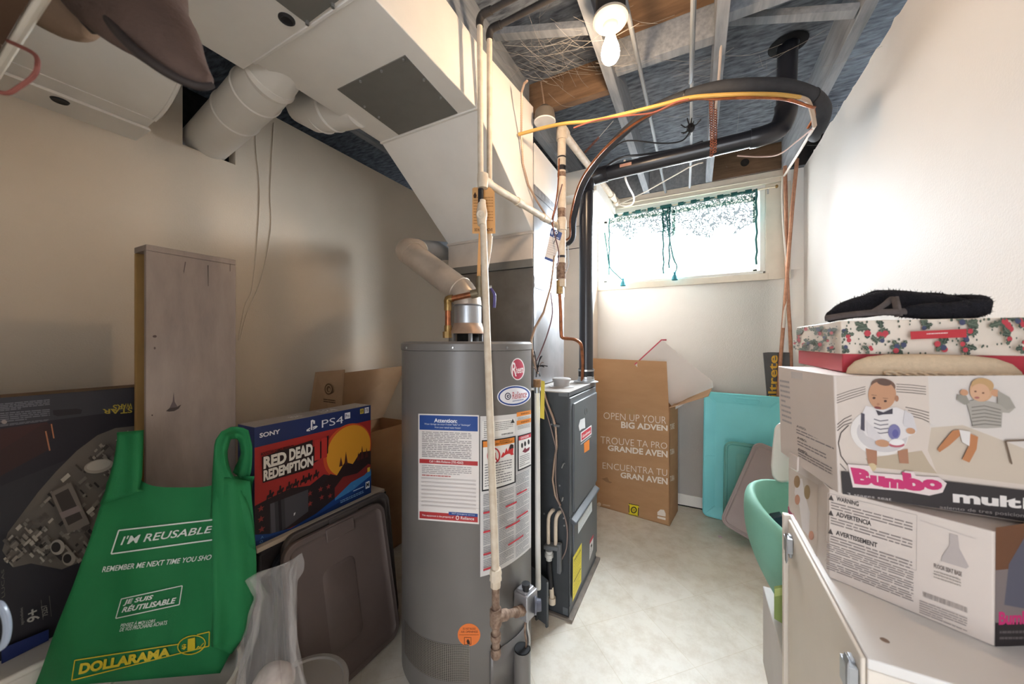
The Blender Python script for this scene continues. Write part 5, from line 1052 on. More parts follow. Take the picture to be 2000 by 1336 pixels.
def cbag(a, v):
    t = v*(len(prof)-1); i = min(int(t), len(prof)-2); k = t-i; y, cx, w = [prof[i][j]*(1-k)+prof[i+1][j]*k for j in range(3)]
    an = 2*math.pi*a; x = cx + w*math.cos(an); d = .93 + .06*math.sin(an)*(.3+.7*v) 
    c = noise.noise(Vector((math.cos(an)*2.2, math.sin(an)*2.2, v*2.5)))*.10 + .035*math.sin(an*9 + v*3) + .02*math.sin(an*17 - v*9); p = D(cx, y, .93); q_ = D(x, y - 10*math.cos(an)*(1-v), d); return p + (q_-p)*(1 + c*4)
mb = MB(); mb.grid(cbag, 64, 44, cp); mb.build('film', pbag, sharp=60)
mb = MB(); mb.ball(D(530, 1335, .94), .05, .05, .055, M('whitish_contents', '#b9ada6', .8, var=.15, scale=40, bump=.4), 20, 12, .35, 14); mb.build('contents', pbag)

# ------------------------------------------------------------------ large toy carton by the window wall
cb = thing('cardboard_box', 'tall brown cardboard box with white slogans standing under the window', 'box', (-.46, 2.78, 0))
bf0, bf1 = onZ(1150, 983, 0), onZ(1308, 1028, 0); bz = .806; u = (bf1-bf0).normalized(); v_ = Vector((-u.y, u.x, 0)); bf0 = bf1 - u*.565; dp = .27
c4 = [bf0, bf1, bf1+v_*dp, bf0+v_*dp]
mb = MB()
for a, b in zip(c4, c4[1:]+c4[:1]):
    n_ = Vector((-(b-a).y, (b-a).x, 0)).normalized(); mb.slab([a, b, b+UP*bz, a+UP*bz], n_*.005, card)
mb.slab([p+UP*.001 for p in c4], UP*.005, card); mb.build('carton', cb)
FB = Plane(bf0, bf1, bf0+UP)
flap('flap', cb, bf0+UP*bz, bf1+UP*bz-u*.005, FB.hit(1138, 699)-v_*.0, FB.hit(1302, 706)-v_*.0, card)
flap('flap', cb, c4[2]+UP*bz, c4[3]+UP*bz, c4[2]+UP*(bz+.28)+v_*.015, c4[3]+UP*(bz+.30)+v_*.015, cardin)
flap('flap', cb, bf1+UP*bz, c4[2]+UP*bz, bf1+UP*(bz+.10)+u*.23, c4[2]+UP*(bz+.12)+u*.22, cardin)
flap('flap', cb, bf0+UP*bz, c4[3]+UP*bz, bf0+UP*(bz+.24)-u*.06, c4[3]+UP*(bz+.24)-u*.06, cardin)
pr = Print(FB); wc = '#e9ddd0'
for (x0, y0, x1, y1, yb0, yb1, t, b_) in ((1179, 805, 1301, 814, 818, 828, 'OPEN UP YOUR', 0), (1213, 823, 1304, 831, 836, 842, 'BIG ADVEN', .03), (1173, 852, 1303, 865, 866, 877, 'TROUVE TA PRO', 0), (1187, 869, 1304, 881, 880, 894, 'GRANDE AVEN', .03), (1177, 903, 1303, 917, 915, 930, 'ENCUENTRA TU', 0), (1212, 922, 1304, 934, 933, 947, 'GRAN AVEN', .03)):
    pr = Print(FB); pr.text([(x0, y0), (x1, y1), (x1, yb1), (x0, yb0)], t, wc, b_ - .012 if not b_ else b_); pr.build('slogan', cb)
pr = Print(FB)
pr.quad([(1228, 983), (1248, 987), (1247, 1009), (1228, 1005)], '#2b2a26'); pr.quad([(1229.5, 985), (1246.5, 988), (1245.5, 1007), (1229.5, 1003.5)], '#e8d32e')
for k in range(7): pr.line([(1228+k*3, 984+k*.6), (1230+k*3, 988+k*.6)], 1.2, '#e8d32e'); pr.line([(1228+k*2.7, 1001+k*.6), (1230+k*2.7, 1005+k*.6)], 1.2, '#e8d32e')
pr.ell(1238, 996, 6, 6.5, '#2b2a26'); pr.ell(1238, 996, 4, 4.5, '#e8d32e'); pr.line([(1236.5, 993), (1236.5, 999)], 1, '#2b2a26'); pr.line([(1239.5, 993.5), (1239.5, 999.5)], 1, '#2b2a26')
pr.build('yellow_mark', cb); pr = Print(FB)
pr.poly([(1284, 1000), (1290, 995), (1297, 996), (1300, 1003), (1300, 1009), (1284, 1006)], wc); pr.quad([(1284, 1008), (1300, 1011.5), (1300, 1016), (1284, 1012)], wc); pr.build('house_mark', cb); pr = Print(FB)
pr.ell(1170, 985, 4, 4, '#d9c4aa'); pr.para([(1177, 984), (1192, 987), (1192, 990), (1177, 987)], 2, '#d9c4aa', .5, .1, .3); pr.build('recycling_mark', cb); pr = Print(FB)
pr.poly([(1175, 935), (1186, 932), (1190, 940), (1196, 942), (1192, 944), (1184, 941)], '#9a7453')
pr.build('scuff', cb); pr = Print(FB)
pr.quad([(1220, 797), (1242, 799), (1240, 812), (1224, 811)], M('packing_tape', '#b08a62', .3, var=.03)); pr.build('tape', cb)
FS = Plane(bf1, c4[2], bf1+UP); pr = Print(FS)
for y, t in ((829, 'TURE'), (878, 'TURA'), (930, 'TURA')): pr = Print(FS); pr.text([(1308.5, y), (1317, y-3), (1317, y+8), (1308.5, y+11)], t, wc, .03); pr.build('slogan', cb)
mb = MB(); p0 = D(1240, 712, 2.52); p1 = D(1292, 664, 2.56); p2 = D(1400, 752, 2.62); p3 = D(1318, 800, 2.55)
mb.slab([p0, p1, p2, p3], -FW*.004, M('white_inner_board', '#ddd4cd', .6, var=.02)); wb = mb.build('white_board'); tag(wb, 'white sheet with red edge tipped up out of the tall slogan box', 'board')
mb = MB(); mb.tube([p0, p1, p1+RT*.035], .005, M('red_binding', '#b03648', .5), 8); mb.build('red_edge', wb)
wb.data.name = 'white_board'

# ------------------------------------------------------------------ lids leaning on the back wall
teal = M('turquoise_plastic', '#86e0e6', .42, var=.03, scale=4)
t = thing('tote_lid', 'large turquoise plastic tote lid leaning on the back wall right of the slogan box', 'lid', (.25, 2.9, 0), 'lids leaning on the back wall')
o = onZ(1372, 1005, .004); rb = onZ(1460, 1028, .004); u = (rb-o).normalized(); w, h = .47, .885
f = Fr(o, u, Vector((0, .07, .88))); 
if f.n.dot(CAM-f.o) < 0: f.n = -f.n
mb = MB(); tote_lid(mb, f, w, h, .035, [(.004, -.02), (0, -.02), (0, .008), (.006, .012), (.016, .012), (.070, -.018), (.078, -.019)], teal); mb.build('panel', t, sharp=30)
mb = MB(); rim_tube(mb, f, w, h, .035, .011, .005, teal, .006); mb.build('rim', t)
mb = MB(); P = [(.20, h-.028), (.33, h-.028), (.34, h-.046), (.33, h-.062), (.20, h-.062), (.19, h-.046)]; P = [f(a, b, .004 if b > h-.04 else -.006) + f.n*.003 for a, b in P]; mb.tube(P+[P[0], P[1]], .003, teal, 8, caps=False); mb.build('grip', t)
mb = MB()
for a, b in (((.02, .02), (.075, .075)), ((w-.02, .02), (w-.075, .075)), ((.02, h-.02), (.075, h-.075)), ((w-.02, h-.02), (w-.075, h-.075)), ((.015, h*.48), (.072, h*.48))):
    mb.tube([f(*a, .010), f(*b, -.017)], .003, teal, 6)
mb.each('corner_rib', t)
def lid2(label, px4, d4, m, r, prof, name='tote_lid', panel=None):
    c = [D(*px4[i], d4[i]) for i in range(4)]; o = c[3]; u = c[2]-c[3]; v = c[0]-c[3]
    f = Fr(o, u, v); w = u.length; h = (c[0]-c[3]).length
    if f.n.dot(CAM-f.o) < 0: f.n = -f.n
    t = thing(name, label, 'lid', o, 'lids leaning on the back wall')
    b = MB(); tote_lid(b, f, w, h, r, prof, m, panel and panel(w, h)); b.build('panel', t, sharp=40)
    b = MB(); rim_tube(b, f, w, h, r, prof[3][1], .006, m, .004); b.build('rim', t); return f, w, h
cg_ = bpy.data.materials.new('green_clear_plastic'); cg_.use_nodes = True; nt = cg_.node_tree; b_ = nt.nodes['Principled BSDF']; b_.inputs['Base Color'].default_value = lin('#8fc4ba'); b_.inputs['Roughness'].default_value = .25
ob_ = nt.nodes['Material Output']; mx = nt.nodes.new('ShaderNodeMixShader'); tr = nt.nodes.new('ShaderNodeBsdfTransparent'); tr.inputs[0].default_value = (.75, .95, .92, 1); mx.inputs[0].default_value = .45
nt.links.new(tr.outputs[0], mx.inputs[1]); nt.links.new(b_.outputs[0], mx.inputs[2]); nt.links.new(mx.outputs[0], ob_.inputs[0])
pf_ = [(.004, -.016), (0, -.016), (0, .002), (.006, .008), (.016, .008), (.024, -.004), (.045, -.006)]
lid2('clear green plastic lid leaning between the turquoise lid and the grey brown lid', [(1424, 862), (1560, 862), (1548, 1052), (1412, 1022)], [2.44, 2.36, 2.20, 2.36], cg_, .05, pf_, panel=lambda w, h: (.07, w-.07, .09, h-.07))
lid2('grey brown plastic lid tilted in front of the clear green lid', [(1478, 862), (1580, 880), (1500, 1075), (1405, 1020)], [2.33, 2.2, 2.06, 2.22], M('mauve_grey_lid', '#a99a98', .5, var=.04), .05, pf_)
# dark filter pack with yellow lettering
fp = thing('filter_pack', 'dark furnace filter pack with yellow vertical lettering behind the turquoise lid', 'pack', (.42, 2.94, 0))
A4 = [onY(1491, 688, 2.955), onY(1540, 684, 2.955)]; x0, x1, zt2 = A4[0].x, A4[1].x+.02, A4[0].z
mb = MB(); mb.prism([(x0, 2.955, zt2-.004), (x0+.03, 2.955, zt2), (x1, 2.955, zt2), (x1, 2.955, .52), (x0+.03, 2.955, .52), (x0+.02, 2.955, .9)], (0, .028, 0), M('charcoal_film', '#4b4a4a', .3, var=.1, scale=25, bump=.3, bscale=30)); mb.build('pack', fp, bevel=.003)
pr = Print(Plane((x0, 2.955, 0), (x1, 2.955, 0), (x0, 2.955, 1))); pr.text([(1500, 792), (1501, 694), (1519, 694), (1518, 792)], 'Filtrete', '#d9a93c', .02); pr.build('lettering', fp)
mb = MB(); mb.box(x0+.02, x1-.01, 2.952, 2.985, 0, .518, M('white_carton', '#cfc8c4', .7, var=.03)); tag(mb.build('carton'), 'white carton hidden below the dark filter pack behind the turquoise lid', 'box')
mb = MB(); c = onZ(1402, 1047, 0); mb.prism([c+Vector(p) for p in ((0, 0, 0), (.02, .004, 0), (.024, -.014, 0), (.008, -.02, 0))], (0, 0, .004), M('pink_scrap', '#e3c7d0', .7)); tag(mb.build('paper_scrap'), 'tiny pale pink paper scrap on the floor before the turquoise lid', 'scrap')

# ------------------------------------------------------------------ curtain and rod
rod = thing('curtain_rod', 'thin cream curtain rod across the top of the window', 'rod', (-.15, 2.94, 2.3))
r0, r1 = onY(1186, 424, 2.945), onY(1517, 364, 2.945)
mb = MB(); mb.tube([r0, r1], .005, M('cream_rod', '#d9cdb4', .4, var=.03), 10); mb.build('rod', rod)
mb = MB(); mb.lathe(r1, [(.0, -.01), (.010, -.006), (.012, 0), (.010, .006), (0, .010)], brass, 12, (1, 0, 0), caps=False); mb.build('finial', rod)
mb = MB(); p = onY(1501, 368, 2.965); mb.box(p.x-.004, p.x+.004, 2.944, 2.989, p.z-.004, p.z+.004, steel); mb.box(p.x-.005, p.x+.005, 2.986, 2.9895, p.z-.03, p.z+.012, steel); mb.build('bracket', rod)
lace = bpy.data.materials.new('green_lace'); lace.use_nodes = True; nt = lace.node_tree; nt.nodes.clear(); N = nt.nodes; L = nt.links
o_ = N.new('ShaderNodeOutputMaterial'); mx = N.new('ShaderNodeMixShader'); tr = N.new('ShaderNodeBsdfTransparent'); df = N.new('ShaderNodeBsdfDiffuse'); df.inputs[0].default_value = lin('#1d4f4c')
uv = N.new('ShaderNodeUVMap'); sp = N.new('ShaderNodeSeparateXYZ'); L.new(uv.outputs[0], sp.inputs[0])
def mth(op, a, b=None, c=None):
    n = N.new('ShaderNodeMath'); n.operation = op
    for i, v in enumerate((a, b, c)):
        if v is None: continue
        if isinstance(v, (int, float)): n.inputs[i].default_value = v
        else: L.new(v, n.inputs[i])
    return n.outputs[0]
vo = N.new('ShaderNodeTexVoronoi'); vo.feature = 'DISTANCE_TO_EDGE'; vo.inputs['Scale'].default_value = 26; L.new(uv.outputs[0], vo.inputs['Vector'])
v2_ = N.new('ShaderNodeTexVoronoi'); v2_.inputs['Scale'].default_value = 9; L.new(uv.outputs[0], v2_.inputs['Vector'])
wv = mth('SINE', mth('MULTIPLY', v2_.outputs['Distance'], 60)); 
thr = mth('GREATER_THAN', wv, .35); net = mth('LESS_THAN', vo.outputs['Distance'], .10)
no = N.new('ShaderNodeTexNoise'); no.inputs['Scale'].default_value = 5; no.inputs['Detail'].default_value = 3; L.new(uv.outputs[0], no.inputs['Vector'])
# v runs 0 at the hem to 1 at the heading; the lace is densest at the heading and right side
den = mth('ADD', mth('MULTIPLY', mth('SUBTRACT', sp.outputs[1], .62), 1.6), mth('MULTIPLY', mth('SUBTRACT', sp.outputs[0], .75), .22))
pat = mth('MAXIMUM', thr, net); msk = mth('GREATER_THAN', mth('ADD', den, mth('MULTIPLY', no.outputs['Fac'], .9)), .44)
band = mth('GREATER_THAN', sp.outputs[1], .955)
alpha = mth('MAXIMUM', mth('MULTIPLY', mth('MULTIPLY', pat, msk), .93), mth('MULTIPLY', band, .92)); alpha = mth('MAXIMUM', alpha, .05)
L.new(alpha, mx.inputs[0]); L.new(tr.outputs[0], mx.inputs[1]); L.new(df.outputs[0], mx.inputs[2]); L.new(mx.outputs[0], o_.inputs[0])
edgem = M('green_lace_edge', '#1e5a58', .8, var=.1)
cur = thing('lace_curtain', 'sheer green lace curtain with tassels hanging from the rod over the window', 'curtain', (-.15, 2.94, 1.75))
def rodp(x): return r0.lerp(r1, (x - r0.x)/(r1.x - r0.x))
def panel(x0, x1, zb, ph, u0, u1):
    nu, nv = 60, 16; V = []
    def fn(a, v):
        x = x0 + (x1-x0)*a; tz = rodp(x).z + .004; hem = zb(a); z = tz + (hem - tz)*v
        return Vector((x + .006*math.sin(a*23+ph)*v, 2.940 + .010*math.sin(a*40+ph)*(.5+.5*v), z))
    mb = MB(); mb.grid(fn, nu, nv, lace); o = mb.build('lace_panel', cur, clean=True)
    uvl = o.data.uv_layers.new(name='UVMap')
    for lp in o.data.loops:
        i = lp.vertex_index; uvl.data[lp.index].uv = (u0 + (u1-u0)*(i % (nu+1))/nu*1.0, 1 - (i//(nu+1))/nv)
    mb = MB()
    for a in (0, 1): mb.tube([fn(a, k/12) + Vector((.004*math.sin(k*2.1), 0, 0)) for k in range(13)], .006, edgem, 6)
    mb.each('side_hem', cur)
    n = 7 if x1-x0 > .5 else 5
    for k in range(n):
        xa = x0 + (x1-x0)*(k+.25)/n; xb = xa + (x1-x0)*.45/n; mb = MB(); mb.tube([rodp(xa), rodp((xa+xb)/2), rodp(xb)], .014, edgem, 8, flat=1.0); mb.build('rod_loop', cur)
xm = onY(1300, 400, 2.945).x; xl = onY(1190, 424, 2.945).x; xr = onY(1477, 372, 2.945).x
panel(xl, xm+.03, lambda a: 1.80 - .06*math.sin(math.pi*min(1, a*1.1))**.5 + .05*max(0, a-.7), 0, 0, .8)
panel(xm-.02, xr, lambda a: 1.775 + .03*abs(math.sin(a*6)), 2, .9, 1.9)
for x, y in ((1217, 552), (1318, 540)):
    p = onY(x, y, 2.93); mb = MB(); mb.lathe(p, [(.0, .04), (.010, .03), (.008, .018), (.018, -.002), (.024, -.024), (.021, -.028), (0, -.026)], M('teal_tassel', '#357a86', .8, var=.15, scale=80), 14, caps=False); mb.build('tassel', cur)
for P in ([(1181, 455), (1186, 490), (1190, 520), (1206, 538), (1217, 548)], [(1300, 412), (1306, 455), (1314, 500), (1322, 520), (1318, 534)]):
    mb = MB(); mb.tube([onY(x, y, 2.932) for x, y in P], .005, edgem, 6, smooth=4); mb.build('cord', cur)

# ------------------------------------------------------------------ cabinet and boxes on the right
cabm = M('cream_cabinet', '#e9dfd3', .55, var=.02, scale=5); cabt = M('white_melamine', '#e6e2de', .4, var=.02)
ca = thing('cabinet', 'cream base cabinet with steel hinges by the right wall under the stacked boxes', 'cabinet', (.43, 1.02, 0))
cx0, cx1, cy0, cy1, cz = .242, .640, .755, 1.285, .75
mb = MB(); mb.box(cx0, cx1, cy0, cy1, 0, cz-.018, cabm); mb.build('body', ca, bevel=.002)
mb = MB(); mb.box(cx0, cx1, cy0, cy1, cz-.0175, cz, cabt); mb.build('top_panel', ca, bevel=.002)
mb = MB(); mb.box(cx0-.007, cx0-.0005, cy0+.004, cy1-.03, .06, cz-.004, M('tan_door', '#e3d8ca', .55, var=.02)); dr_ = mb.build('door', ca, bevel=.002)
mb = MB(); mb.box(cx0-.016, cx0, cy1-.022, cy1, 0, cz+.002, cabm); mb.build('edge_strip', ca, bevel=.002)
for (y, z) in ((cy0+.03, cz-.055), (cy1-.07, cz-.06)):
    mb = MB(); x = cx0-.008
    mb.obox((x-.003, y, z), (.003, 0, 0), (0, .009, 0), (0, 0, .030), galvb); mb.obox((x-.008, y-.008, z+.006), (.008, 0, .0), (0, .014, 0), (0, 0, .020), galvb); mb.obox((x-.014, y-.016, z), (.0015, 0, .004), (0, .010, 0), (0, 0, .036), galvb); h_ = mb.build('hinge', ca, bevel=.001)
mb = MB(); p = onZ(1728, 1250, cz+.0005); mb.lathe((p.x, p.y, cz), [(.0, .0008), (.005, .0008), (.006, 0)], M('brown_screw_cap', '#8f7a6c', .6), 14, caps=False); mb.build('screw_cap', ca)
# lower carton (five-sided footprint), upper carton
wcard = M('white_printed_card', '#d5c8bf', .5, var=.02)
lb = thing('baby_seat_box', 'white printed carton on the cabinet top, lower of the two baby seat boxes', 'box', (.4, 1.1, cz))
A_, B_, C_ = Vector((.252, .975, cz+.001)), onZ(1940, 1262, cz+.001), Vector((.252, 1.235, cz+.001))
E_ = Vector((.600, .975, cz+.001)); G_ = Vector((.600, 1.235, cz+.001)); hh = .188
mb = MB(); mb.prism([A_, B_, E_, G_, C_], UP*hh, wcard); mb.build('carton', lb, bevel=.0015)
pl1 = Plane(A_, B_, A_+UP); pr = Print(pl1)
L1 = lambda a0, b0, a1, b1: [bil(Q1, a0, b0), bil(Q1, a1, b0), bil(Q1, a1, b1), bil(Q1, a0, b1)]
Q1 = [(1600, 948), (1941, 1029), (1940, 1262), (1597, 1124)]
pr.frame(L1(.05, .06, .56, .58), .8, '#a89c96')
for k, (b, t) in enumerate(((.07, 'WARNING'), (.235, 'ADVERTENCIA'), (.435, 'AVERTISSEMENT'))):
    pr.poly([bil(L1(.055, b, .085, b+.06), *p) for p in ((.5, 0), (1, 1), (0, 1))], '#4c4543'); pr.text(L1(.10, b, .10+.026*len(t)*.7, b+.05), t, '#4c4543', .03); pr.para(L1(.07, b+.07, .55, b+.16), 3, '#8b807c', .4, .05, .2, seed=k)
for k, b in enumerate((.60, .70, .80)): pr.para(L1(.05, b, .56, b+.09), 4, '#8b807c', .42, .05, .2, seed=k+5)
pr.poly([bil(L1(.70, .15, .86, .42), *p) for p in ((.3, 0), (.6, 0), (.65, .4), (1, .9), (.9, 1), (0, 1), (.05, .8), (.3, .4))], '#b5aaa6'); pr.line([bil(L1(.58, .08, .9, .18), 0, .2), bil(L1(.58, .08, .9, .18), 1, .6)], 1, '#c4b9b4'); pr.text(L1(.66, .46, .82, .50), 'FLOOR SEAT BASE', '#6f6561', .02); pr.para(L1(.66, .52, .82, .60), 3, '#a3988f', .4); pr.para(L1(.60, .74, .86, .80), 1, '#4f4744', .8, .004, .012); pr.para(L1(.58, .84, .86, .97), 6, '#9a8f8a', .4, .05, .3, seed=9)
pr.build('front_print', lb)
pr = Print(Plane(A_, C_, A_+UP)); Q2 = [(1541, 912), (1600, 948), (1597, 1124), (1540, 1018)]
S2 = lambda a0, b0, a1, b1: [bil(Q2, a0, b0), bil(Q2, a1, b0), bil(Q2, a1, b1), bil(Q2, a0, b1)]
pr.quad(S2(0, 0, .98, .82), '#cfc0b4'); pr.quad(S2(0, .80, .98, 1), '#37302f'); pr.poly([bil(S2(.2, .05, .75, .75), *p) for p in ((.1, .1), (.45, 0), (.6, .25), (.95, .5), (.9, .95), (.5, 1), (.3, .6), (0, .45))], '#e2d9d6'); pr.ell(*bil(Q2, .28, .15), 6, 12, '#9a7a55'); pr.ell(*bil(Q2, .62, .18), 6, 14, '#a0845c'); pr.ell(*bil(Q2, .30, .42), 5, 10, '#c98f74'); pr.ell(*bil(Q2, .78, .66), 5, 9, '#c98f74')
pr.text([(1540, 988), (1556, 1010), (1556, 1024), (1540, 1002)], 'Bumbo', '#c4326f', .04); pr.text(S2(.25, .82, .92, .95), 'floor seat', '#e6e0dc', .02); pr.build('side_print', lb)
pr = Print(Plane(B_, E_, B_+UP)); q = [(1944, 1030), (2030, 1018), (2030, 1262), (1942, 1262)]
S3 = lambda a0, b0, a1, b1: [bil(q, a0, b0), bil(q, a1, b0), bil(q, a1, b1), bil(q, a0, b1)]
pr.quad(S3(0, 0, 1, .36), '#6d4a35'); pr.quad(S3(0, .36, 1, .80), '#7d7270'); pr.poly([bil(S3(0, .05, 1, .72), *p) for p in ((.2, .9), (.3, .4), (.7, .05), (1, 0), (1, 1))], '#5b5a66'); pr.quad(S3(0, .80, 1, 1), '#2d2829'); pr.text(S3(.08, .71, .9, .82), 'Bumbo', '#c4326f', .04); pr.para(S3(.1, .86, .9, .96), 2, '#5f5858', .4); pr.build('corner_print', lb)
ub = thing('baby_seat_box', 'large white carton with printed babies, upper of the two baby seat boxes', 'box', (.43, 1.08, .942))
uz0, uz1 = .9425, 1.182; ux0, uy0, uy1 = .252, .943, 1.222
bx4 = [Vector((ux0+.006, uy0, uz0)), Vector((.632, uy0-.012, uz0)), Vector((.632, uy1, uz0)), Vector((.212, uy1, uz0))]
tx4 = [Vector((ux0-.002, uy0, uz1)), Vector((.632, uy0-.012, uz1)), Vector((.632, uy1, uz1)), Vector((.206, uy1, uz1))]
mb = MB(); mb.hexa(bx4, tx4, wcard); mb.build('carton', ub, bevel=.0015)
pu = Plane(bx4[0], bx4[1], tx4[0]); pr = Print(pu)
q = [toPx(tx4[0]), toPx(tx4[1]), toPx(bx4[1]), toPx(bx4[0])]
pr.poly([(1633, 735), (2020, 733), (2060, 1024), (1643, 962)], '#cdbfb4')
pr.poly([(1812, 735), (2030, 733), (2040, 940), (1818, 900), (1816, 830)], '#cfc6bf'); pr.poly([(1818, 835), (1880, 830), (2010, 880), (2030, 950), (1830, 925), (1812, 880)], '#c2b3a2'); pr.poly([(1690, 895), (1800, 880), (1815, 905), (1830, 925), (1700, 912)], '#b3a28c')
for k in range(4):      # rings of the round rug
    pr.line([(1634, 772+k*5), (1660, 763+k*5), (1690, 755+k*4.5)], 1.2, '#5a4d47'); pr.line([(1750, 750+k*5), (1780, 752+k*5), (1808, 755+k*5)], 1.2, '#5a4d47'); pr.line([(1768+k*5, 795+k*6), (1792+k*3, 800+k*6), (1814, 806+k*6)], 1.4, '#5a4d47')
for k in range(3): pr.line([(1635, 829+k*6), (1648, 818+k*6), (1663, 811+k*7)], 1.4, '#5a4d47')
pr.line([(1657, 830), (1642, 845), (1637, 865), (1642, 890), (1655, 908)], 2, '#4a3f3a'); pr.line([(1640, 905), (1652, 918)], 1.5, '#4a3f3a')
# seated baby in the white seat
wht, skn, skd = '#d6cfcd', '#b98a6a', '#a3745a'
pr.ell(1717, 845, 57, 44, '#d9d2cd', 12); pr.ell(1722, 848, 50, 34, '#c3bcbb', 12)
pr.poly([(1690, 875), (1712, 880), (1712, 908), (1694, 905)], skd); pr.poly([(1752, 880), (1772, 876), (1774, 905), (1756, 904)], skd); pr.ell(1702, 912, 9, 8, '#c9b38c')
pr.poly([(1690, 792), (1715, 798), (1750, 795), (1780, 808), (1788, 845), (1760, 858), (1720, 864), (1690, 850), (1676, 825)], wht)
pr.poly([(1681, 806), (1688, 808), (1688, 842), (1680, 838)], '#4b4651')
for k in range(4): pr.line([(1706, 818+k*8), (1718, 822+k*8), (1734, 820+k*8)], 2, '#6d676f')
pr.ell(1722, 770, 27, 30, skn, 8); pr.ell(1724, 753, 24, 14, '#6d5143', 8); pr.ell(1722, 764, 25, 19, skn, 8); pr.ell(1726, 747, 14, 6, '#5d463c', 8)
for x, y in ((1706, 777), (1728, 783)): pr.ell(x, y, 3, 2.2, '#4a342c'); pr.line([(x-5, y-6), (x+5, y-5)], 1.2, '#7a5a48')
pr.ell(1714, 789, 3, 2.5, '#a5765c'); pr.ell(1713, 796, 7, 2.6, '#7d3f3a', 8); pr.ell(1750, 778, 4, 6, skd)
pr.poly([(1709, 800), (1724, 805), (1742, 797), (1742, 808), (1724, 809), (1714, 811)], '#3f3a42')
pr.poly([(1766, 800), (1782, 812), (1790, 842), (1772, 838), (1762, 826)], '#c9c3c4'); pr.ell(1777, 841, 9, 6, skn, 10); pr.poly([(1690, 820), (1706, 835), (1722, 856), (1712, 862), (1694, 850)], '#cdc6c6'); pr.ell(1722, 865, 14, 7, skn, 8)
pr.ell(1745, 843, 12, 15, '#77739c'); pr.ell(1747, 846, 6, 8, '#5d5a92'); pr.ell(1750, 864, 15, 8, '#dcd5d4'); pr.ell(1750, 868, 15, 5, '#b05a66'); pr.ell(1750, 863, 14, 6, '#e2dcda')
# second baby
pr.poly([(1885, 785), (1905, 779), (1950, 788), (1978, 798), (1968, 806), (1955, 805), (1953, 834), (1925, 836), (1898, 835), (1892, 808)], '#a39c93'); pr.poly([(1868, 770), (1885, 772), (1892, 786), (1882, 790), (1866, 780)], '#8f8a80')
for k in range(6): pr.line([(1895, 795+k*7), (1920, 792+k*7), (1952, 800+k*6)], 1.6, '#6f6a62')
pr.ell(1914, 762, 23, 22, '#c49a78', 6); pr.ell(1916, 752, 22, 14, '#b89468', 6); pr.ell(1911, 766, 19, 17, '#c99f80', 6)
for x, y in ((1902, 764), (1917, 767)): pr.ell(x, y, 2.4, 1.6, '#6b4a3a')
pr.ell(1905, 776, 5, 2, '#a0605a'); pr.ell(1880, 766, 8, 6, '#c0906f', 10); pr.ell(1941, 767, 9, 7, '#c0906f', 10); pr.poly([(1945, 762), (1968, 775), (1980, 796), (1962, 800), (1945, 785)], '#9a948a')
pr.poly([(1858, 840), (1873, 838), (1872, 850), (1850, 870), (1832, 882), (1828, 876), (1844, 856)], '#b4784f'); pr.poly([(1892, 846), (1907, 852), (1904, 876), (1890, 902), (1876, 896), (1888, 872)], '#b4784f'); pr.poly([(1870, 838), (1892, 842), (1890, 870), (1876, 862)], '#d6d0cc')
pr.line([(2010, 858), (1960, 860), (1972, 905)], 3.5, '#6a5748')
# dark banner and lettering
pr.poly([(1641, 919), (1845, 938), (2050, 962), (2062, 1026), (1644, 963)], '#332d2d')
bl_ = '#d9c9c6'; mg = '#bd2f68'
Bq = [((1659, 911), (1699, 916), (1701, 948), (1667, 943)), ((1697, 926), (1726, 929), (1726, 950), (1699, 946)), ((1722, 930), (1764, 935), (1764, 954), (1722, 950)), ((1759, 920), (1800, 927), (1806, 960), (1763, 954)), ((1797, 932), (1838, 937), (1837, 957), (1800, 953))]
pr.poly([(1654, 905), (1696, 908), (1704, 922), (1762, 926), (1764, 918), (1782, 920), (1786, 928), (1830, 930), (1846, 942), (1838, 960), (1812, 966), (1766, 958), (1700, 952), (1664, 950)], bl_)
for qd, ch in zip(Bq, 'Bumbo'): pr.text(list(qd), ch, mg, .075)
pr.text([(1857, 955), (1990, 970), (1990, 991), (1858, 979)], 'mult', '#ddd5d0', .045); pr.text([(1993, 969), (2000, 970), (2000, 992), (1993, 991)], 'i', '#ddd5d0', .045)
pr.text([(1653, 963-3), (1739, 970), (1738, 978), (1653, 967)], '3 stages seat', '#a79e9b', .005); pr.text([(1832, 985), (2010, 1002), (2010, 1012), (1832, 992)], 'asiento de tres posiciones', '#958c89', .005)
pr.build('front_print', ub)
pr = Print(Plane(bx4[0], bx4[3], tx4[3])); Q4 = [(1519, 722), (1631, 736), (1641, 960), (1530, 892)]
S4 = lambda a0, b0, a1, b1: [bil(Q4, a0, b0), bil(Q4, a1, b0), bil(Q4, a1, b1), bil(Q4, a0, b1)]
for k, (a0, b0, a1, b1, n_) in enumerate(((.27, .22, .98, .34, 3), (.27, .36, .98, .42, 2), (.27, .46, .96, .54, 3), (.27, .60, .95, .66, 2), (.28, .72, .80, .78, 2), (.28, .82, .90, .90, 3), (.03, .1, .2, .6, 9))): pr.para(S4(a0, b0, a1, b1), n_, '#7f7777' if k < 6 else '#a9a1a1', .4, .06, .25, seed=k)
for b in (.56, .68, .80): pr.text(S4(.28, b, .45, b+.025), 'AVISO:', '#5f5857', .03)
pr.quad(S4(.24, -.0, .44, .07), M('clear_tape', '#d3cdcb', .2, var=.02)); pr.build('side_print', ub)
mb = MB(); p = [pr.s.hit(*x, .001) for x in ((1546, 884), (1562, 893), (1561, 920), (1545, 912))]; mb.slab(p, Vector((-.004, -.001, 0)), wcard); mb.build('tuck_tab', ub)
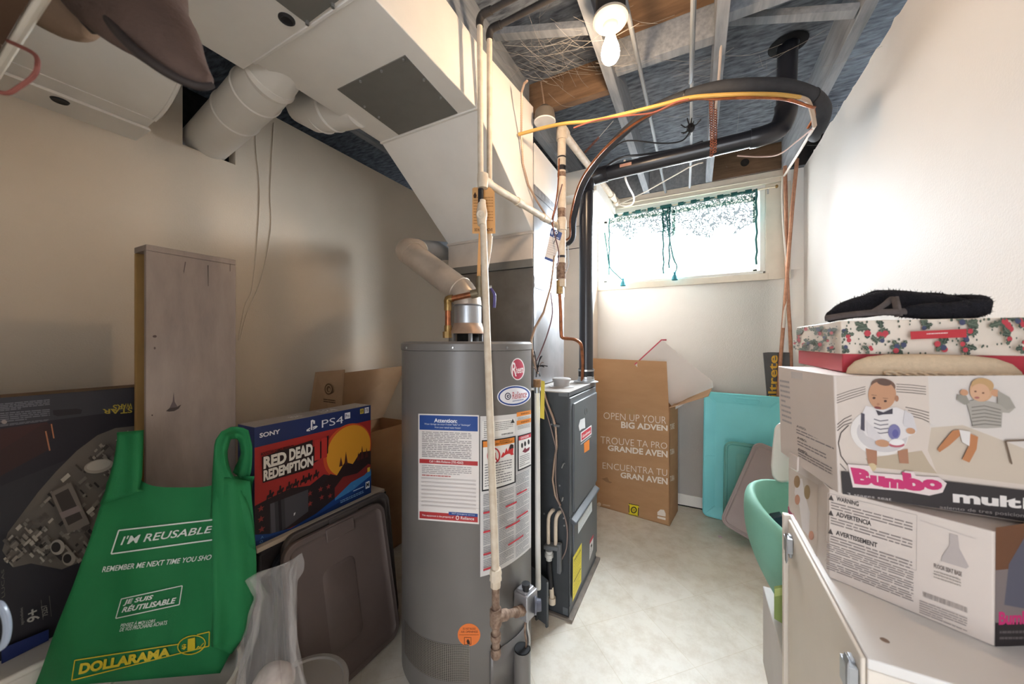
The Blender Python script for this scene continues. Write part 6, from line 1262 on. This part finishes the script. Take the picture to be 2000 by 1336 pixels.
# floral gift box with red base
fb = thing('gift_box', 'shallow gift box with holly flower lid and red base on top of the stack', 'box', (.45, 1.2, 1.184))
gx0, gx1, gy0, gy1 = .283, .636, 1.02, 1.40
mb = MB(); mb.box(gx0+.004, gx1-.004, gy0+.004, gy1-.004, 1.1835, 1.26, M('red_card', '#b32f3d', .5, var=.03)); mb.build('base', fb, bevel=.0015)
mb = MB(); mb.box(gx0, gx1, gy0, gy1, 1.224, 1.296, M('cream_gift_paper', '#e0d3c4', .5, var=.02)); mb.build('lid', fb, bevel=.0015)
def holly(pr, cx, cy_, s, k=0, dim=False, lim=None):
    s *= 1.8; C_ = lambda P: [lim(*p) for p in P]
    rnd = random.Random(k); g1, g2, rd = ('#4f5a4c', '#38443a', '#b8404a') if not dim else ('#8d939b', '#747b84', '#b08a92')
    for j in range(rnd.randint(3, 5)):
        a = R(rnd.uniform(0, 360)); L_ = s*rnd.uniform(.8, 1.3); px_, py_ = cx + math.cos(a)*L_, cy_ + math.sin(a)*L_*.9; nx, ny = -math.sin(a), math.cos(a); P = [(cx, cy_)]
        for t, w in ((.2, .28), (.35, .16), (.5, .32), (.65, .16), (.8, .24)): P.append((cx+(px_-cx)*t+nx*w*s, cy_+(py_-cy_)*t+ny*w*s))
        P.append((px_, py_))
        for t, w in ((.8, .24), (.65, .16), (.5, .32), (.35, .16), (.2, .28)): P.append((cx+(px_-cx)*t-nx*w*s, cy_+(py_-cy_)*t-ny*w*s))
        pr.poly(C_(P), rnd.choice([g1, g2])); pr.line(C_([(cx, cy_), (px_, py_)]), .6, '#8a9684')
    for j in range(rnd.randint(1, 3)): pr.ell(*lim(cx+rnd.uniform(-.6, .6)*s, cy_+rnd.uniform(-.6, .6)*s, s*.3), s*.28, s*.26, rd if rnd.random() < .7 else ('#454a66' if not dim else '#8a90a6'))
    for j in range(7): pr.ell(*lim(cx+rnd.uniform(-2, 2)*s, cy_+rnd.uniform(-1.3, 1.3)*s, 2), s*.09, s*.12, g1)
def limits(p0, p1):      # keeps the print inside the lid face between two upright edges
    (xa, ta), (xb, tb) = toPx(p0), toPx(p1); (_, ba), (_, bb) = toPx(p0-UP*.072), toPx(p1-UP*.072); x0_, x1_ = min(xa, xb)+1, max(xa, xb)-1
    def f(x, y, m=0):
        x = min(max(x, x0_+m), x1_-m); t = (x-xa)/(xb-xa); return x, min(max(y, ta+(tb-ta)*t+1+m), ba+(bb-ba)*t-1-m)
    return f
lf = limits(Vector((gx0, gy0, 1.296)), Vector((gx1, gy0, 1.296)))
pr = Print(Plane((gx0, gy0, 1), (gx1, gy0, 1), (gx0, gy0, 2)))
for k, (x, y, s) in enumerate(((1652, 655, 9), (1694, 640, 13), (1720, 642, 12), (1712, 666, 9), (1650, 680, 8), (1756, 682, 11), (1800, 637, 9), (1885, 632, 12), (1838, 672, 12), (1890, 655, 11), (1880, 676, 10), (1950, 630, 13), (1985, 622, 12), (1962, 655, 10), (1690, 684, 7), (2010, 650, 12), (1985, 678, 9))): holly(pr, x, y, s, k, lim=lf)
pr.quad([(1769, 648), (1876, 643), (1876, 659), (1770, 663)], '#b8343c'); pr.para([(1800, 651), (1842, 649), (1842, 652), (1800, 654)], 1, '#e6c9c6', .6); pr.build('lid_print', fb)
pr = Print(Plane((gx0, gy0, 1), (gx0, gy1, 1), (gx0, gy0, 2)))
for k, (x, y, s) in enumerate(((1543, 660, 7), (1568, 650, 7), (1600, 643, 8), (1625, 645, 7), (1570, 680, 8), (1604, 675, 8), (1630, 680, 6), (1587, 670, 6), (1551, 675, 5), (1626, 661, 6))): holly(pr, x, y, s, k+30, lim=limits(Vector((gx0, gy1, 1.296)), Vector((gx0, gy0, 1.296))))
pr.build('lid_print', fb)
# straw sun hat lying on the upper carton in front of the gift box
ht = thing('sun_hat', 'pale straw hat with braided brim lying before the red gift box base', 'hat', (.42, .985, 1.183))
straw = M('pale_straw', '#cdb79b', .8, var=.06, scale=120, bump=.4, bscale=300)
hc = onY(1815, 722, .99); hc.z = 1.1835
mb = MB(); mb.lathe(hc, [(.122, .0), (.119, .012), (.108, .026), (.088, .036), (.06, .041), (0, .043)], straw, 48); 
for v in mb.v: v.y = .995 + (v.y - hc.y)*.18
mb.build('crown', ht, sharp=60)
mb = MB(); N_ = 120
for ph in (0, math.pi):
    mb.tube([Vector((.335 + .29*i/N_, .968 + .0025*math.cos(i*.55+ph), 1.1885 + .003*math.sin(i*.55+ph))) for i in range(N_+1)], .0026, straw, 8)
mb.each('braid', ht)
# black fuzzy garment with a grey strap
fz = thing('fur_garment', 'folded black fuzzy garment with grey suede strap on the gift box lid', 'garment', (.42, 1.15, 1.296))
fur = M('black_fleece', '#1b1a20', .95, var=.3, scale=150, bump=.8, bscale=350); sued = M('grey_suede', '#57504f', .9, var=.2, scale=60, bump=.3)
def furpiece(pts, rad, flat, name, m=fur, hairs=900):
    b = MB(); b.tube(pts, rad, m, 20, smooth=6, flat=flat)
    for v in b.v: v += Vector((1, .6, .5)) * .006 * noise.noise(v*45); v.z = max(v.z, 1.2975)
    rnd = random.Random(4); base = list(b.v); ctr = sum(base, Vector())/len(base)
    for k in range(hairs):
        p = rnd.choice(base); i = base.index(p); d = (p - Vector((p.x, ctr.y, ctr.z+.0))).normalized() + Vector((rnd.uniform(-.6, .6), rnd.uniform(-.6, .6), rnd.uniform(-.2, .6)))
        s_ = Vector((rnd.uniform(-1, 1), rnd.uniform(-1, 1), rnd.uniform(-1, 1)))*.0006; b.add([p-s_, p+s_, p+d*rnd.uniform(.002, .006)], [(0, 1, 2)], m)
    return b.build(name, fz, sharp=80, clean=True)
G_ = lambda x, y, Y: onY(x, y, Y)
furpiece([G_(1622, 618, 1.10), G_(1650, 606, 1.12), G_(1690, 598, 1.14), G_(1740, 592, 1.14), G_(1800, 598, 1.13), G_(1860, 604, 1.12), G_(1905, 606, 1.10)], [.010, .017, .021, .022, .021, .020, .013], 1.5, 'body')
furpiece([G_(1684, 588, 1.15), G_(1712, 582, 1.16), G_(1760, 588, 1.16), G_(1820, 592, 1.15), G_(1870, 594, 1.13), G_(1912, 598, 1.10), G_(1932, 603, 1.09)], [.008, .013, .014, .014, .013, .015, .010], 1.8, 'upper_fold')
furpiece([G_(1760, 612, 1.06), G_(1800, 608, 1.06), G_(1850, 608, 1.055), G_(1895, 604, 1.05), G_(1930, 600, 1.05)], [.008, .013, .014, .016, .012], 1.4, 'cuff')
mb = MB(); mb.tube([G_(1612, 622, 1.07), G_(1650, 616, 1.055), G_(1700, 611, 1.045), G_(1745, 609, 1.04), G_(1768, 608, 1.04)], .0085, sued, 10, smooth=4, flat=.6); mb.tube([G_(1705, 609, 1.05), G_(1728, 595, 1.06), G_(1742, 583, 1.08), G_(1750, 585, 1.08)], .006, sued, 10, smooth=4, flat=.6); mb.tube([G_(1748, 583, 1.065), G_(1752, 600, 1.045), G_(1755, 618, 1.04)], .0075, sued, 8, smooth=3, flat=.6); mb.each('strap', fz)

# ------------------------------------------------------------------ mint baby seat beside the cabinet
ms = thing('baby_chair', 'mint green moulded foam baby chair perched beyond the cream cabinet', 'baby chair', (.30, 1.5, .36))
mint = M('mint_foam', '#7fb5a0', .6, var=.04, scale=12, bump=.1, bscale=200)
sc0 = Vector((.40, 1.56, .42))
def seat_pt(a, v):
    an = 2*math.pi*a; top = .645 + .05*math.cos(an-2.0) + .02*math.cos(2*an); z = .30 + (top-.30)*min(1, v/.55)
    rx, ry = .235, .215
    if v <= .55: 
        k = v/.55; s = .52 + .50*math.sin(k*math.pi*.58) 
    else:
        k = (v-.55)/.45; s = (.52 + .50*math.sin(math.pi*.58)) - .30*min(1, k*1.6) - .25*max(0, k-.5)*2; z = top + .018*math.sin(min(1, k*2.2)*math.pi) - (top-.42)*max(0, (k-.25)/.75)
    return Vector((sc0.x + rx*s*math.cos(an), sc0.y + ry*s*math.sin(an), z))
mb = MB(); mb.grid(seat_pt, 48, 30, mint)
mb.add([seat_pt(i/24, 0) for i in range(24)], [tuple(range(24))], mint); mb.add([seat_pt(i/24, 1) for i in range(24)], [tuple(range(24))[::-1]], mint); mb.build('shell', ms, sharp=70)
mb = MB(); bk = D(1518, 1022, 1.32); mb.obox(bk, (.022, 0, .01), (0, .02, 0), (-.01, 0, .03), M('navy_buckle', '#2f3d4c', .4)); mb.build('buckle', ms, bevel=.004)
pd = thing('seat_tray', 'white rounded plastic tray standing between the mint baby chair and the boxes', 'tray', D(1518, 940, 1.35))
P = [D(x, y, 1.36) for x, y in ((1518, 826), (1511, 838), (1507, 870), (1504, 910), (1506, 930), (1514, 942), (1526, 945), (1560, 940), (1580, 900), (1575, 840), (1550, 826))]
mb = MB(); mb.prism(P, Vector((.02, .05, 0)), wpl); mb.build('tray', pd, bevel=.012)
sb = thing('storage_box', 'white box with green picture under the mint baby chair', 'box', (.42, 1.5, 0))
mb = MB(); mb.box(.235, .60, 1.33, 1.68, 0, .296, M('white_carton', '#cfc8c4', .7, var=.03)); mb.build('carton', sb, bevel=.003)
pr = Print(Plane((.235, 1.33, 0), (.6, 1.33, 0), (.235, 1.33, 1))); pr.quad([(1512, 1145), (1540, 1140), (1540, 1225), (1512, 1208)], '#8a9a5a'); pr.quad([(1513, 1150), (1540, 1145), (1540, 1160), (1513, 1165)], '#b5c07a'); pr.build('front_print', sb)

# ------------------------------------------------------------------ shelf with shoes close overhead on the left
wsx = thing('wall_shelf', 'brown shelf board with white front rail high at the upper left', 'shelf', D(20, 40, .5))
sz = 1.70; ra, rb2 = onZ(96, -12, sz), onZ(-60, 235, sz)
mb = MB(); mb.tube([Vector((ra.x+.12, .127, sz)), Vector((-1.90, .127, sz))], .0065, M('white_rail', '#cfc6b8', .5, var=.04), 10); mb.build('front_rail', wsx)
mb = MB(); mb.box(-1.935, ra.x+.12, -.25, .119, sz-.004, sz+.014, M('dark_brown_board', '#4a3426', .7, col2='#5a4232', scale=4)); mb.build('board', wsx)
suede = M('brown_suede', '#54423a', .9, var=.12, scale=12, bump=.5, bscale=120); sole = M('dark_boot_sole', '#2c2320', .7, var=.1)
bt1 = thing('boot', 'brown suede boot jutting over the shelf edge, toe pointing at the round duct', 'boot', D(300, 60, .56))
ax = [D(200, -130, .60), D(230, -50, .59), D(266, 18, .575), D(308, 70, .565), D(348, 110, .558), D(384, 140, .553), D(412, 158, .55)]
mb = MB(); mb.tube(ax, [.10, .092, .077, .056, .041, .026, .010], suede, 28, smooth=6, flat=.62)
for v in mb.v: v += Vector((1, 1, 1)) * .006 * noise.noise(v*11)
mb.build('upper', bt1, sharp=80)
mb = MB(); mb.tube([D(180, -30, .548), D(215, 42, .535), D(258, 92, .525), D(305, 128, .525), D(350, 155, .53), D(390, 169, .538), D(418, 166, .545)], [.007, .007, .007, .007, .006, .006, .004], sole, 12, smooth=5); mb.build('welt', bt1)
bt2 = thing('boot', 'tan shoe with dark sole partly hidden behind the brown suede boot', 'boot', D(140, 40, .62))
mb = MB(); mb.tube([D(60, -70, .64), D(100, -20, .63), D(135, 25, .62), D(160, 50, .615), D(178, 62, .61)], [.085, .072, .050, .032, .012], M('tan_suede', '#8c735e', .85, var=.08, bump=.4, bscale=120), 24, smooth=6, flat=.7); mb.build('upper', bt2, sharp=80)
mb = MB(); mb.tube([D(110, -60, .57), D(145, -10, .57), D(175, 40, .575), D(190, 66, .585)], [.017, .016, .013, .007], sole, 12, smooth=5); mb.build('sole', bt2)
cable('shoe_lace', 'red shoelace hanging in a loop below the white shelf rail', 'lace', [Vector((onZ(48, 84, 1.70).x, .120, 1.692)), D(66, 105, .49), D(73, 130, .47), D(64, 150, .47), D(40, 168, .47), D(15, 182, .47), D(-15, 176, .47)], .0026, M('red_lace', '#7e463c', .7, var=.1))
cable('plastic_loop', 'pale blurred plastic loop at the lower left edge beside the toy box', 'loop', [D(-25, 1185, .5), D(-2, 1180, .5), D(12, 1205, .5), D(14, 1235, .5), D(5, 1262, .5), D(-20, 1275, .5)], .004, M('pale_blue_plastic', '#8c95a3', .3, var=.05))
